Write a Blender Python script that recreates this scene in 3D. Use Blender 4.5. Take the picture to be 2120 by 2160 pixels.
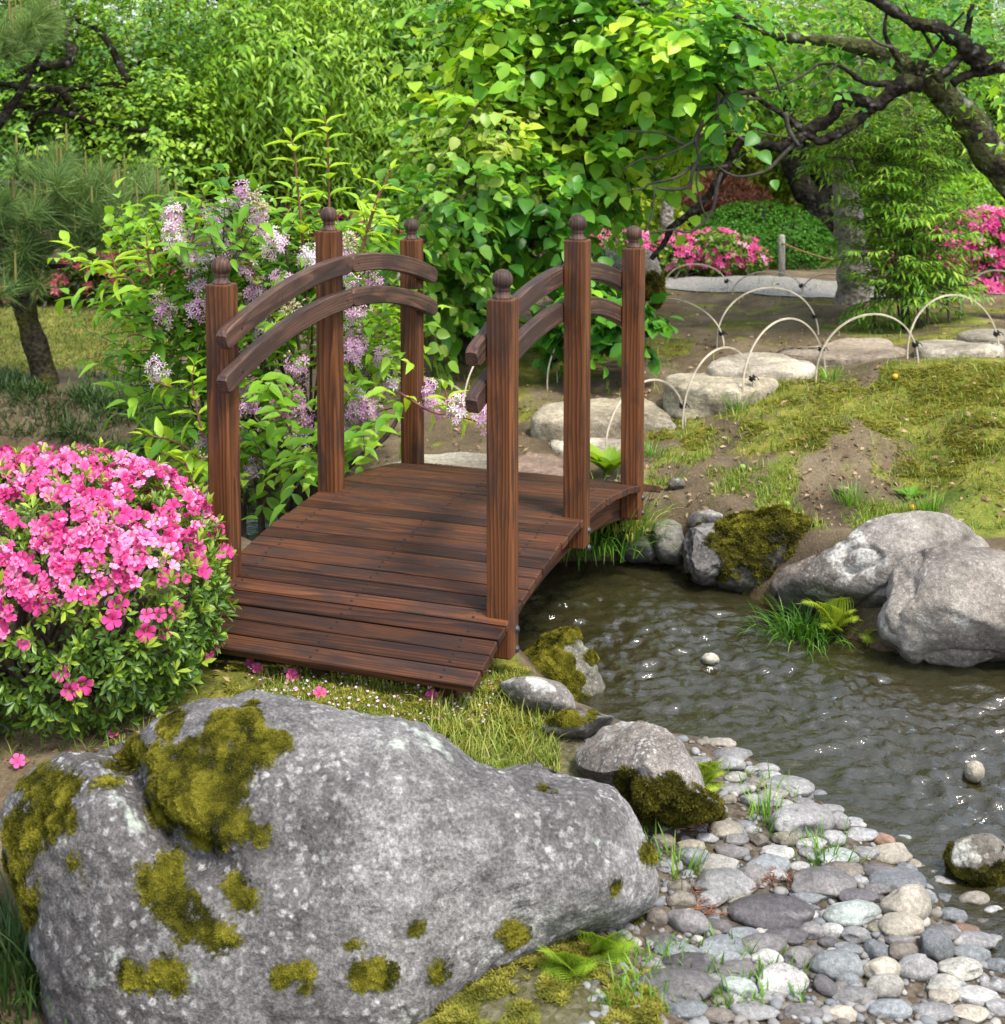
import bpy, bmesh, math, random
import numpy as np
from mathutils import Vector
for o in list(bpy.data.objects): bpy.data.objects.remove(o)
S=bpy.context.scene; COL=S.collection
R=math.radians
# ---------------------------------------------------------------- camera
F,PITCH,SY,CZ=3011.5,.077,-648.7,1.2674           # focal length and frame in pixels of the 2120 x 2160 photograph
cam=bpy.data.objects.new('camera',bpy.data.cameras.new('camera')); COL.objects.link(cam)
cam.location=(0,0,CZ); cam.rotation_euler=(math.pi/2-PITCH,0,0)
cam.data.sensor_fit='HORIZONTAL'; cam.data.sensor_width=36; cam.data.lens=F/2120*36; cam.data.shift_y=SY/2120
cam.data.clip_start=.05; cam.data.clip_end=400
S.camera=cam
cam.data.dof.use_dof=True; cam.data.dof.focus_distance=2.8; cam.data.dof.aperture_fstop=10
# ---------------------------------------------------------------- sky and sun (bright thin overcast)
SUN_EL,SUN_AZ=R(60),R(140)                          # azimuth clockwise from the view direction (+Y)
w=bpy.data.worlds.new('World'); S.world=w; w.use_nodes=True
nt=w.node_tree; bg=nt.nodes['Background']
sk=nt.nodes.new('ShaderNodeTexSky'); sk.sky_type='NISHITA'; sk.sun_disc=False
sk.sun_elevation=SUN_EL; sk.sun_rotation=SUN_AZ; sk.air_density=1.0; sk.dust_density=2.0; sk.ozone_density=.6
hs=nt.nodes.new('ShaderNodeHueSaturation'); hs.inputs['Saturation'].default_value=.62; nt.links.new(sk.outputs[0],hs.inputs['Color']); nt.links.new(hs.outputs[0],bg.inputs[0]); bg.inputs[1].default_value=.14
sl=bpy.data.lights.new('sun','SUN'); sl.energy=1.5; sl.angle=R(10); sl.color=(1,.94,.84); sl.specular_factor=.35
so=bpy.data.objects.new('sun',sl); COL.objects.link(so)
sd=Vector((math.sin(SUN_AZ)*math.cos(SUN_EL),math.cos(SUN_AZ)*math.cos(SUN_EL),math.sin(SUN_EL)))
so.rotation_euler=sd.to_track_quat('Z','Y').to_euler(); so.location=(0,0,20)
vs=S.view_settings; vs.view_transform='Standard'; vs.look='None'; vs.gamma=1; vs.exposure=1.66
cy=S.cycles; cy.use_denoising=True; cy.max_bounces=7; cy.diffuse_bounces=3; cy.glossy_bounces=3; cy.transmission_bounces=4; cy.transparent_max_bounces=8
cy.caustics_reflective=False; cy.caustics_refractive=False; cy.sample_clamp_indirect=6

# ---------------------------------------------------------------- helpers
rng=np.random.default_rng(7)
cp,sp=math.cos(PITCH),math.sin(PITCH)
def ray(px,py):
    px=np.asarray(px,float); py=np.asarray(py,float)
    a=(px-1060)/F; b=-(py-1080-SY)/F
    return np.stack([a,cp+b*sp,-sp+b*cp],-1)
CAM=np.array([0,0,CZ])
def P(px,py,z):                                     # point of the level z seen at a photograph pixel
    d=ray(px,py); return CAM+d*((z-CZ)/d[...,2])[...,None]
def D(px,py,y):                                     # point at the distance y seen at a photograph pixel
    d=ray(px,py); return CAM+d*(y/d[...,1])[...,None]
def proj(Q):
    Q=np.asarray(Q)-CAM; z=Q[...,1]*cp-Q[...,2]*sp; v=Q[...,1]*sp+Q[...,2]*cp
    return np.stack([1060+F*Q[...,0]/z,1080+SY-F*v/z],-1)
def nrm(v): return v/np.maximum(np.linalg.norm(v,axis=-1,keepdims=True),1e-9)
def _h(x,y,z,s):
    h=(x.astype(np.int64)*374761393+y.astype(np.int64)*668265263+z.astype(np.int64)*2147483647+s*1274126177)&0xffffffff
    h=((h^(h>>13))*1274126177)&0xffffffff; h=((h^(h>>16))*2246822519)&0xffffffff
    return ((h^(h>>15))&0xffffff)/float(0xffffff)*2-1
def vn(Q,s=0):
    Q=np.asarray(Q,float); i=np.floor(Q).astype(np.int64); f=Q-i; f=f*f*f*(f*(f*6-15)+10); r=0
    for a in (0,1):
        for b in (0,1):
            for c in (0,1):
                r=r+_h(i[:,0]+a,i[:,1]+b,i[:,2]+c,s)*(f[:,0] if a else 1-f[:,0])*(f[:,1] if b else 1-f[:,1])*(f[:,2] if c else 1-f[:,2])
    return r
def fbm(Q,o=4,s=0,g=.5):
    r=0;a=1
    for k in range(o): r=r+a*vn(np.asarray(Q)*2**k+k*17.3,s+k); a*=g
    return r
def fbm2(x,y,sc,o=4,s=0): return fbm(np.stack([x*sc,y*sc,0*x+s*3.7],-1),o,s)
def sst(a,b,x): t=np.clip((x-a)/(b-a),0,1); return t*t*(3-2*t)

def tag(o,label=None,cat=None,group=None,kind=None):
    if label: o['label']=label
    if cat: o['category']=cat
    if group: o['group']=group
    if kind: o['kind']=kind
    return o
def empty(name,loc,rz=0):
    o=bpy.data.objects.new(name,None); COL.objects.link(o); o.location=tuple(map(float,loc)); o.rotation_euler=(0,0,rz); o.empty_display_size=.05
    return o
def mk(name,V,Fs,mat,parent=None,loc=None,smooth=True,attrs={},mi=None,world=True):
    """one mesh object; V in world space (made local to loc / the parent) unless world=False"""
    V=np.asarray(V,float)
    if world:
        if parent is not None:
            V=V-np.array(parent.location)
            if loc is not None: V=V-(np.array(loc)-np.array(parent.location))
        elif loc is not None: V=V-np.array(loc)
    if not isinstance(Fs,(list,tuple)): Fs=[Fs]
    Fs=[np.asarray(f,dtype=np.int32) for f in Fs if len(f)]
    me=bpy.data.meshes.new(name)
    me.vertices.add(len(V)); me.vertices.foreach_set('co',V.astype(np.float32).ravel())
    li=np.concatenate([f.ravel() for f in Fs]); sizes=np.concatenate([np.full(len(f),f.shape[1],np.int32) for f in Fs])
    st=np.concatenate([[0],np.cumsum(sizes)[:-1]]).astype(np.int32)
    me.loops.add(len(li)); me.loops.foreach_set('vertex_index',li)
    me.polygons.add(len(sizes)); me.polygons.foreach_set('loop_start',st)
    if mi is not None: me.polygons.foreach_set('material_index',np.asarray(mi,np.int32))
    for k,a in attrs.items():
        a=np.asarray(a,np.float32)
        if a.ndim==1: at=me.attributes.new(k,'FLOAT','POINT'); at.data.foreach_set('value',a)
        else: at=me.attributes.new(k,'FLOAT_VECTOR','POINT'); at.data.foreach_set('vector',a.ravel())
    me.update(calc_edges=True)
    me.polygons.foreach_set('use_smooth',np.full(len(sizes),smooth))
    for m in (mat if isinstance(mat,(list,tuple)) else [mat]): me.materials.append(m)
    o=bpy.data.objects.new(name,me); COL.objects.link(o)
    if parent is not None:
        o.parent=parent
        if loc is not None: o.location=tuple(np.array(loc)-np.array(parent.location))
    elif loc is not None: o.location=tuple(map(float,loc))
    return o
class G:                                            # collects pieces of one mesh
    def __init__(s): s.V=[];s.F={};s.M={};s.n=0;s.A={}
    def add(s,V,Fs,m=0,**A):
        V=np.asarray(V,float)
        for f in (Fs if isinstance(Fs,(list,tuple)) else [Fs]):
            f=np.asarray(f)
            if len(f): s.F.setdefault(f.shape[1],[]).append(f+s.n); s.M.setdefault(f.shape[1],[]).append(np.full(len(f),m))
        for k,a in A.items():
            a=np.asarray(a,float); a=np.full(len(V),a) if a.ndim==0 else a
            s.A.setdefault(k,[]).append(a)
        s.V.append(V); s.n+=len(V)
    def mk(s,name,mat,parent=None,loc=None,**k):
        return mk(name,np.concatenate(s.V),[np.concatenate(f) for f in s.F.values()],mat,parent,loc,attrs={a:np.concatenate(v) for a,v in s.A.items()},mi=np.concatenate([np.concatenate(f) for f in s.M.values()]),**k)
def frames(d,up):                                   # columns: side, along, normal
    d=nrm(d); x=nrm(np.cross(d,up)); n=np.cross(x,d); return np.stack([x,d,n],-1)
def inst(T,pos,Rm,sc):                              # copies of the template (V,F) gathered in arrays
    tv,tf=T; N=len(pos); sc=np.asarray(sc,float)
    sc=np.broadcast_to(sc.reshape(-1,1) if sc.ndim==1 else sc,(N,3)) if sc.ndim else np.full((N,3),float(sc))
    V=np.einsum('nij,nkj->nki',Rm,tv[None]*sc[:,None,:])+pos[:,None,:]
    off=(np.arange(N)*len(tv))[:,None,None]
    Fs=[(f[None]+off).reshape(-1,f.shape[1]) for f in tf]
    return V.reshape(-1,3),Fs
def rep(a,T): return np.repeat(a,len(T[0]))
def tube(pts,rad,sides=8,jit=0,seed=0):
    pts=np.asarray(pts,float); n=len(pts); rad=np.broadcast_to(np.asarray(rad,float),(n,))
    d=nrm(np.gradient(pts,axis=0)); u=np.array([.3,.2,1.]) if abs(d[0,2])<.9 else np.array([1.,.1,0])
    X=[]
    for k in range(n):
        u=nrm(u-d[k]*(u@d[k])); X.append(u)
    X=np.array(X); Y=np.cross(d,X); a=np.arange(sides)/sides*2*np.pi
    ring=np.cos(a)[None,:,None]*X[:,None]+np.sin(a)[None,:,None]*Y[:,None]
    rr=rad[:,None,None]*np.ones((1,sides,1))
    V=pts[:,None]+ring*rr
    if jit:
        q=V.reshape(-1,3); V=V+ring*rr*(jit*fbm(q/np.mean(rad)*.55,3,seed)).reshape(n,sides,1)
    V=V.reshape(-1,3); i=np.arange(n-1)[:,None]*sides; k=np.arange(sides)[None]; k2=(k+1)%sides
    Q=np.stack([i+k,i+k2,i+sides+k2,i+sides+k],-1).reshape(-1,4)
    V=np.concatenate([V,pts[:1],pts[-1:]]); b=n*sides
    T=np.concatenate([np.stack([np.full(sides,b),k2[0],k[0]],-1),np.stack([np.full(sides,b+1),(n-1)*sides+k[0],(n-1)*sides+k2[0]],-1)])
    return V,[Q,T]
def smooth_path(pts,n=6):                           # Catmull-Rom through the points
    p=np.asarray(pts,float); p=np.concatenate([2*p[:1]-p[1:2],p,2*p[-1:]-p[-2:-1]]); out=[]
    for k in range(1,len(p)-2):
        for t in np.arange(n)/n:
            a,b,c,d=p[k-1:k+3]; out.append(.5*((2*b)+(c-a)*t+(2*a-5*b+4*c-d)*t*t+(3*b-a-3*c+d)*t**3))
    out.append(p[-2]); return np.array(out)
def tubes(Pt,rad,sides=3):                          # many thin tubes at once: Pt (M,S,3), rad (M,S)
    M,K,_=Pt.shape; d=nrm(Pt[:,-1]-Pt[:,0]); x=nrm(np.cross(d,np.array([.31,.52,.8]))); y=np.cross(d,x)
    a=np.arange(sides)/sides*2*np.pi
    ring=np.cos(a)[None,:,None]*x[:,None]+np.sin(a)[None,:,None]*y[:,None]
    V=Pt[:,:,None]+ring[:,None]*rad[:,:,None,None]
    i=(np.arange(M)*K*sides)[:,None,None]+(np.arange(K-1)*sides)[None,:,None]; k=np.arange(sides)[None,None]; k2=(k+1)%sides
    Q=np.stack([i+k,i+k2,i+sides+k2,i+sides+k],-1).reshape(-1,4)
    return V.reshape(-1,3),[Q]
_ico={}
def ico(n):
    if n not in _ico:
        bm=bmesh.new(); bmesh.ops.create_icosphere(bm,subdivisions=n,radius=1)
        V=np.array([v.co[:] for v in bm.verts]); Fq=np.array([[v.index for v in f.verts] for f in bm.faces]); bm.free(); _ico[n]=(V,Fq)
    return _ico[n]
def vnormals(V,Ft):
    n=np.zeros_like(V); c=np.cross(V[Ft[:,1]]-V[Ft[:,0]],V[Ft[:,2]]-V[Ft[:,0]])
    for k in range(3): np.add.at(n,Ft[:,k],c)
    return nrm(n)
def bbox(sx,sy,sz,bev=.003,seg=1):                  # bevelled box about the origin
    bm=bmesh.new(); bmesh.ops.create_cube(bm,size=1)
    for v in bm.verts: v.co=(v.co.x*sx,v.co.y*sy,v.co.z*sz)
    if bev: bmesh.ops.bevel(bm,geom=bm.edges[:],offset=bev,segments=seg,affect='EDGES',profile=.5)
    bm.verts.index_update(); V=np.array([v.co[:] for v in bm.verts]); Fd={}
    for f in bm.faces: Fd.setdefault(len(f.verts),[]).append([v.index for v in f.verts])
    bm.free(); return V,[np.array(f) for f in Fd.values()]
def lathe(prof,sides=24):
    prof=np.array(prof,float); a=np.arange(sides)/sides*2*np.pi
    V=np.stack([prof[:,0:1]*np.cos(a),prof[:,0:1]*np.sin(a),np.repeat(prof[:,1:2],sides,1)],-1).reshape(-1,3)
    i=np.arange(len(prof)-1)[:,None]*sides; k=np.arange(sides)[None]; k2=(k+1)%sides
    return V,[np.stack([i+k,i+k2,i+sides+k2,i+sides+k],-1).reshape(-1,4)]

# ---------------------------------------------------------------- materials
def mat(name):
    m=bpy.data.materials.new(name); m.use_nodes=True; t=m.node_tree; p=t.nodes['Principled BSDF']
    return m,t,p
def N(t,k,**kw):
    n=t.nodes.new('ShaderNode'+k)
    for a,v in kw.items(): setattr(n,a,v)
    return n
def ramp(t,fac,stops):
    r=N(t,'ValToRGB'); e=r.color_ramp.elements
    while len(e)<len(stops): e.new(.5)
    for k,(p,c) in enumerate(stops): e[k].position=p; e[k].color=(*c,1) if len(c)==3 else c
    t.links.new(fac,r.inputs[0]); return r.outputs[0]
def noise(t,vec,sc,det=4,ro=.55,dis=0):
    n=N(t,'TexNoise'); n.inputs['Scale'].default_value=sc; n.inputs['Detail'].default_value=det; n.inputs['Roughness'].default_value=ro; n.inputs['Distortion'].default_value=dis
    if vec is not None: t.links.new(vec,n.inputs['Vector'])
    return n.outputs[0]
def voro(t,vec,sc,feat='F1'):
    n=N(t,'TexVoronoi',feature=feat); n.inputs['Scale'].default_value=sc; t.links.new(vec,n.inputs['Vector']); return n
def math_(t,op,a,b=None,clamp=False):
    n=N(t,'Math',operation=op); n.use_clamp=clamp
    for i,v in enumerate((a,b)):
        if v is None: continue
        if isinstance(v,(int,float)): n.inputs[i].default_value=v
        else: t.links.new(v,n.inputs[i])
    return n.outputs[0]
def mix(t,fac,a,b,mode='MIX'):
    n=N(t,'Mix',data_type='RGBA',blend_type=mode)
    for s,v in ((0,fac),(6,a),(7,b)):
        if isinstance(v,(int,float)): n.inputs[s].default_value=v
        elif isinstance(v,tuple): n.inputs[s].default_value=(*v,1)
        else: t.links.new(v,n.inputs[s])
    return n.outputs[2]
def bump(t,h,p,st=.5,dist=.01,prev=None):
    b=N(t,'Bump'); b.inputs['Strength'].default_value=st; b.inputs['Distance'].default_value=dist
    t.links.new(h,b.inputs['Height'])
    if prev is not None: t.links.new(prev,b.inputs['Normal'])
    if p is not None: t.links.new(b.outputs[0],p.inputs['Normal'])
    return b.outputs[0]
def attr(t,name,vec=False):
    a=N(t,'Attribute',attribute_name=name); return a.outputs['Vector' if vec else 'Fac']
def leafmat(name,cols,trans=.47,rough=.5,spec=.3):
    m,t,p=mat(name); n=len(cols); spec*=.8
    c=ramp(t,attr(t,'tint'),[((k+.0)/(n-1),cc) for k,cc in enumerate(cols)])
    t.links.new(c,p.inputs['Base Color']); p.inputs['Roughness'].default_value=rough; p.inputs['Specular IOR Level'].default_value=spec
    tr=N(t,'BsdfTranslucent'); t.links.new(mix(t,1.0,c,(1.3,1.2,.5),'MULTIPLY'),tr.inputs[0])
    ms=N(t,'MixShader'); ms.inputs[0].default_value=trans
    t.links.new(p.outputs[0],ms.inputs[1]); t.links.new(tr.outputs[0],ms.inputs[2]); t.links.new(ms.outputs[0],t.nodes['Material Output'].inputs[0])
    return m
def petalmat(name,cols,trans=.35):
    m=leafmat(name,cols,trans,.6,.2)
    for n in m.node_tree.nodes:
        if n.type=='MIX': n.inputs[7].default_value=(1.1,.95,1.0,1)
    return m
def rockmat(name,c0,c1,c2,fleck=.5,lichen=.3,lcol=(.42,.47,.36),sc=1.0,rough=.85,bs=.5,layers=0,dark=(.03,.028,.026),grain=.8):
    m,t,p=mat(name); tc=N(t,'TexCoord').outputs['Object']
    oi=N(t,'ObjectInfo')
    ad=N(t,'VectorMath',operation='ADD'); t.links.new(tc,ad.inputs[0]); 
    cm=N(t,'CombineXYZ'); t.links.new(math_(t,'MULTIPLY',oi.outputs['Random'],37.),cm.inputs[0]); t.links.new(math_(t,'MULTIPLY',oi.outputs['Random'],11.),cm.inputs[2]); t.links.new(cm.outputs[0],ad.inputs[1])
    v=ad.outputs[0]
    n1=noise(t,v,4*sc,6,.65,.4); c=ramp(t,n1,[(.3,c0),(.5,c1),(.68,c2)])
    n2=noise(t,v,55*sc,5,.75); c=mix(t,.5,c,ramp(t,n2,[(.33,(.22,.21,.21)),(.5,(.85,.85,.85)),(.66,(1.7,1.7,1.68))]),'MULTIPLY')
    c=mix(t,.8,c,ramp(t,noise(t,v,1.7*sc,3,.5),[(.32,(.5,.47,.46)),(.5,(.95,.94,.93)),(.66,(1.35,1.35,1.3))]),'MULTIPLY')
    # pale crystalline / lichen flecks and dark pits
    ws=N(t,'VectorMath',operation='MULTIPLY_ADD'); nz=N(t,'TexNoise'); nz.inputs['Scale'].default_value=160*sc; nz.inputs['Detail'].default_value=1; t.links.new(v,nz.inputs['Vector'])
    t.links.new(nz.outputs['Color'],ws.inputs[0]); ws.inputs[1].default_value=(.011/sc,)*3; t.links.new(v,ws.inputs[2])
    vo=voro(t,ws.outputs[0],70*sc); msk=ramp(t,noise(t,v,9*sc,5,.7),[(.4,(0,0,0)),(.66,(1,1,1))])
    fl=math_(t,'MULTIPLY',ramp(t,vo.outputs['Distance'],[(.22,(1,1,1)),(.42,(0,0,0))]),msk)
    c=mix(t,math_(t,'MULTIPLY',fl,fleck),c,(.5,.5,.48))
    n3=noise(t,v,230*sc,3,.7); c=mix(t,grain,c,ramp(t,n3,[(.3,(.35,.34,.34)),(.5,(.92,.92,.92)),(.64,(1.5,1.5,1.47)),(.74,(2.2,2.2,2.1))]),'MULTIPLY')
    dk=ramp(t,noise(t,v,24*sc,6,.8),[(.3,(1,1,1)),(.42,(0,0,0))]); c=mix(t,math_(t,'MULTIPLY',dk,.7),c,dark)
    if lichen:
        lm=ramp(t,noise(t,v,5.5*sc,7,.62),[(.62-.12*lichen,(0,0,0)),(.66-.12*lichen,(1,1,1))]); lb=ramp(t,noise(t,v,90*sc,3),[(.35,(.25,.25,.25)),(.6,(1,1,1))])
        c=mix(t,math_(t,'MULTIPLY',math_(t,'MULTIPLY',lm,lb),.8),c,lcol)
    hb=None
    if layers:
        mp=N(t,'Mapping'); mp.inputs['Scale'].default_value=(1,1,layers); t.links.new(v,mp.inputs['Vector'])
        ly=noise(t,mp.outputs[0],2.2,6,.6,.6); c=mix(t,.6,c,ramp(t,ly,[(.35,(.35,.34,.33)),(.5,(1,1,1)),(.62,(1.25,1.22,1.18))]),'MULTIPLY')
        hb=bump(t,ly,None,.8,.02)
    c=mix(t,1.0,c,oi.outputs['Color'],'MULTIPLY')
    t.links.new(c,p.inputs['Base Color']); p.inputs['Roughness'].default_value=rough; p.inputs['Specular IOR Level'].default_value=.3
    b1=bump(t,n1,None,bs*.8,.02,hb); b2=bump(t,n2,None,bs,.008,b1); bump(t,n3,p,bs*.7,.003,b2)
    return m
def woodmat(name,light,mid,dark,burn,ring=55,rough=.5,spec=.3):
    m,t,p=mat(name); g=attr(t,'gr',True)
    mp=N(t,'Mapping'); mp.inputs['Scale'].default_value=(.07,1,1); t.links.new(g,mp.inputs['Vector']); v=mp.outputs[0]
    nd=N(t,'TexNoise'); nd.inputs['Scale'].default_value=26; nd.inputs['Detail'].default_value=2; t.links.new(v,nd.inputs['Vector'])
    sb=N(t,'VectorMath',operation='MULTIPLY_ADD'); t.links.new(nd.outputs['Color'],sb.inputs[0]); sb.inputs[1].default_value=(0,.03,.03); t.links.new(v,sb.inputs[2])
    wv=N(t,'TexWave',wave_type='RINGS',rings_direction='X',wave_profile='SAW'); wv.inputs['Scale'].default_value=ring; wv.inputs['Distortion'].default_value=1.2; wv.inputs['Detail'].default_value=2; wv.inputs['Detail Scale'].default_value=.6
    t.links.new(sb.outputs[0],wv.inputs['Vector'])
    c=ramp(t,wv.outputs[1],[(0,light),(.45,mid),(.85,dark),(1,mid)])
    mp2=N(t,'Mapping'); mp2.inputs['Scale'].default_value=(1.3,4.5,4.5); t.links.new(g,mp2.inputs['Vector'])
    bn=noise(t,mp2.outputs[0],5,5,.6,.3); bm_=ramp(t,bn,[(.46-.1*burn,(1,1,1)),(.62-.1*burn,(0,0,0))])
    c=mix(t,math_(t,'MULTIPLY',math_(t,'SUBTRACT',1,bm_),.66),c,(.022,.016,.015))
    mp3=N(t,'Mapping'); mp3.inputs['Scale'].default_value=(5,150,150); t.links.new(g,mp3.inputs['Vector'])
    fn=noise(t,mp3.outputs[0],1,4,.6); c=mix(t,.7,c,ramp(t,fn,[(.3,(.7,.68,.67)),(.5,(1,1,1)),(.7,(1.25,1.2,1.16))]),'MULTIPLY')
    c=mix(t,.8,c,ramp(t,attr(t,'tint'),[(0,(.45,.42,.42)),(.5,(1,1,1)),(1,(1.3,1.2,1.12))]),'MULTIPLY')
    # knots
    mp4=N(t,'Mapping'); mp4.inputs['Scale'].default_value=(.35,1,1); t.links.new(g,mp4.inputs['Vector'])
    kv=voro(t,mp4.outputs[0],9); kn=ramp(t,kv.outputs['Distance'],[(.03,(1,1,1)),(.1,(0,0,0))]); c=mix(t,math_(t,'MULTIPLY',kn,.8),c,(.03,.014,.009))
    t.links.new(c,p.inputs['Base Color']); p.inputs['Roughness'].default_value=rough; p.inputs['Specular IOR Level'].default_value=spec
    b1=bump(t,wv.outputs[1],None,.25,.0015); bump(t,fn,p,.3,.0015,b1)
    return m
def barkmat(name,c0,c1,c2,moss=0,sc=1,mosscol=(.16,.17,.03),pale=.0):
    m,t,p=mat(name); tc=N(t,'TexCoord').outputs['Object']
    n1=noise(t,tc,14*sc,7,.7,.5); c=ramp(t,n1,[(.3,c0),(.5,c1),(.7,c2)])
    vo=voro(t,tc,45*sc); c=mix(t,.6,c,ramp(t,vo.outputs['Distance'],[(.05,(.3,.3,.3)),(.4,(1.1,1.1,1.1))]),'MULTIPLY')
    if moss:
        mm=ramp(t,noise(t,tc,7*sc,6,.65),[(.6-.2*moss,(0,0,0)),(.7-.2*moss,(1,1,1))]); c=mix(t,math_(t,'MULTIPLY',mm,.85),c,mix(t,ramp(t,noise(t,tc,60,3),[(.3,(0,0,0)),(.7,(1,1,1))]),(mosscol[0]*.4,mosscol[1]*.4,mosscol[2]*.5),mosscol))
    if pale:
        pm=ramp(t,noise(t,tc,18*sc,4,.6),[(.58,(0,0,0)),(.66,(1,1,1))]); c=mix(t,math_(t,'MULTIPLY',pm,pale),c,(.3,.31,.27))
    t.links.new(c,p.inputs['Base Color']); p.inputs['Roughness'].default_value=.95; p.inputs['Specular IOR Level'].default_value=.05
    b1=bump(t,n1,None,1,.03); bump(t,vo.outputs['Distance'],p,.9,.015,b1); return m
def plain(name,col,rough=.6,var=.25,sc=40,spec=.3,metal=0):
    m,t,p=mat(name); tc=N(t,'TexCoord').outputs['Object']
    c=mix(t,1.0,col,ramp(t,noise(t,tc,sc,4),[(.3,(1-var,)*3),(.7,(1+var,)*3)]),'MULTIPLY'); t.links.new(c,p.inputs['Base Color'])
    p.inputs['Roughness'].default_value=rough; p.inputs['Specular IOR Level'].default_value=spec; p.inputs['Metallic'].default_value=metal; return m

# ---------------------------------------------------------------- leaf shapes: along +Y, face up +Z, length 1
def leaf_t(width,rows=((0,0),(.25,.8),(.55,1),(.85,.5),(1,0)),fold=.25,droop=.2):
    V=[];Q=[];Tr=[]
    for y,wd in rows:
        z=-droop*y*y; hw=width/2*wd
        V+=[(-hw,y,z+hw*fold*2),(0,y,z),(hw,y,z+hw*fold*2)]
    for k in range(len(rows)-1):
        a=3*k; Q+=[(a,a+1,a+4,a+3),(a+1,a+2,a+5,a+4)]
    return np.array(V,float),[np.array(Q)]
def leaf_s(width,fold=.3,droop=.15):                # two-faced simple leaf for far plants
    return np.array([(0,0,0),(-width/2,.45,width*fold*.5),(0,.5,0),(width/2,.45,width*fold*.5),(0,1,-droop)],float),[np.array([(0,2,4,1),(0,3,4,2)])]
L_LANCE=leaf_t(.42,((0,.05),(.2,.75),(.42,1),(.72,.6),(1,0)),.22,.3)
L_ROUND=leaf_t(.82,((0,.1),(.12,.7),(.38,1),(.7,.72),(.9,.25),(1,0)),.16,.22)
L_AZAL=leaf_t(.34,((0,.1),(.35,.75),(.65,1),(1,0)),.25,.1)
L_PEACH=leaf_s(.32,.3,.3); L_OVAL=leaf_s(.55,.25,.2); L_TINY=leaf_s(.5,.3,.1); L_THIN=leaf_s(.24,.3,.2)
BLADE=(np.array([(-.5,0,0),(.5,0,0),(-.38,.45,.03),(.38,.45,.03),(0,1,.0)],float),[np.array([(0,1,3,2)]),np.array([(2,3,4)])])
def rdir(n): return nrm(rng.normal(size=(n,3)))
def ellip_pts(cl,n,shell=.45):                      # n points in the ellipsoids cl=[(c,r,weight)], biased to the skin
    w=np.array([c[2]*np.prod(c[1])**(2/3) for c in cl]); k=rng.choice(len(cl),n,p=w/w.sum())
    C=np.array([c[0] for c in cl],float)[k]; Rr=np.array([c[1] for c in cl],float)[k]
    u=rdir(n); r=rng.random(n)**shell
    return C+u*Rr*r[:,None],nrm(u/Rr),C
def foliage(cl,twigs,K,T,size,tlen,spread=.9,droop=.5,up=.6,shell=.4,tintpos=.0,twig_r=.0016,center=None,flat=0,jit=.25,tb=.5,tv=.25):
    """leafy twigs in ellipsoids; returns the G of leaves and the G of twigs"""
    o,out,C=ellip_pts(cl,twigs,shell)
    base=out if center is None else nrm(o-np.asarray(center))
    d=nrm(base*.8+rdir(twigs)*.7+np.array([0,0,.25-droop*.3])); 
    if flat: d[:,2]*=1-flat; d=nrm(d)
    L=tlen*(.6+.8*rng.random(twigs)); S=4; t=np.linspace(0,1,S)
    Pt=o[:,None]+d[:,None]*L[:,None,None]*t[None,:,None]; Pt[:,:,2]-=droop*.35*L[:,None]*t[None]**2
    gt=G(); 
    if twig_r: gt.add(*tubes(Pt,np.broadcast_to(twig_r*(1.15-t)[None],(twigs,S))))
    tt=(np.arange(K)+.6)/K; tt=np.broadcast_to(tt,(twigs,K))+rng.normal(0,.03,(twigs,K)); side=np.where(np.arange(K)%2,1,-1)[None]*np.ones((twigs,1))
    pos=o[:,None]+d[:,None]*(L[:,None]*tt)[...,None]; pos[...,2]-=droop*.35*L[:,None]*tt**2
    lat=nrm(np.cross(d,np.array([0,0,1.])+rdir(twigs)*.35))
    ld=d[:,None]*.55+lat[:,None]*(side*spread)[...,None]+rng.normal(0,jit,(twigs,K,3)); ld[...,2]-=droop*.6
    ld=nrm(ld.reshape(-1,3)); n=len(ld)
    un=nrm(np.array([0,0,up])+base.repeat(K,0)*.5+rdir(n)*.35)
    sc=size*(.65+.6*rng.random(n))
    V,Fs=inst(T,pos.reshape(-1,3),frames(ld,un),sc)
    tw=np.clip(rng.normal(tb,tv,twigs),0,1).repeat(K)*.6+.4*np.clip(rng.normal(tb,tv,n),0,1)+tintpos*(tt.reshape(-1)-.5)
    tw=tw+(.42*fbm(o*2.6,3,19)).repeat(K); gl=G(); gl.add(V,Fs,tint=rep(np.clip(tw,0,1),T)); return gl,gt
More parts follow.
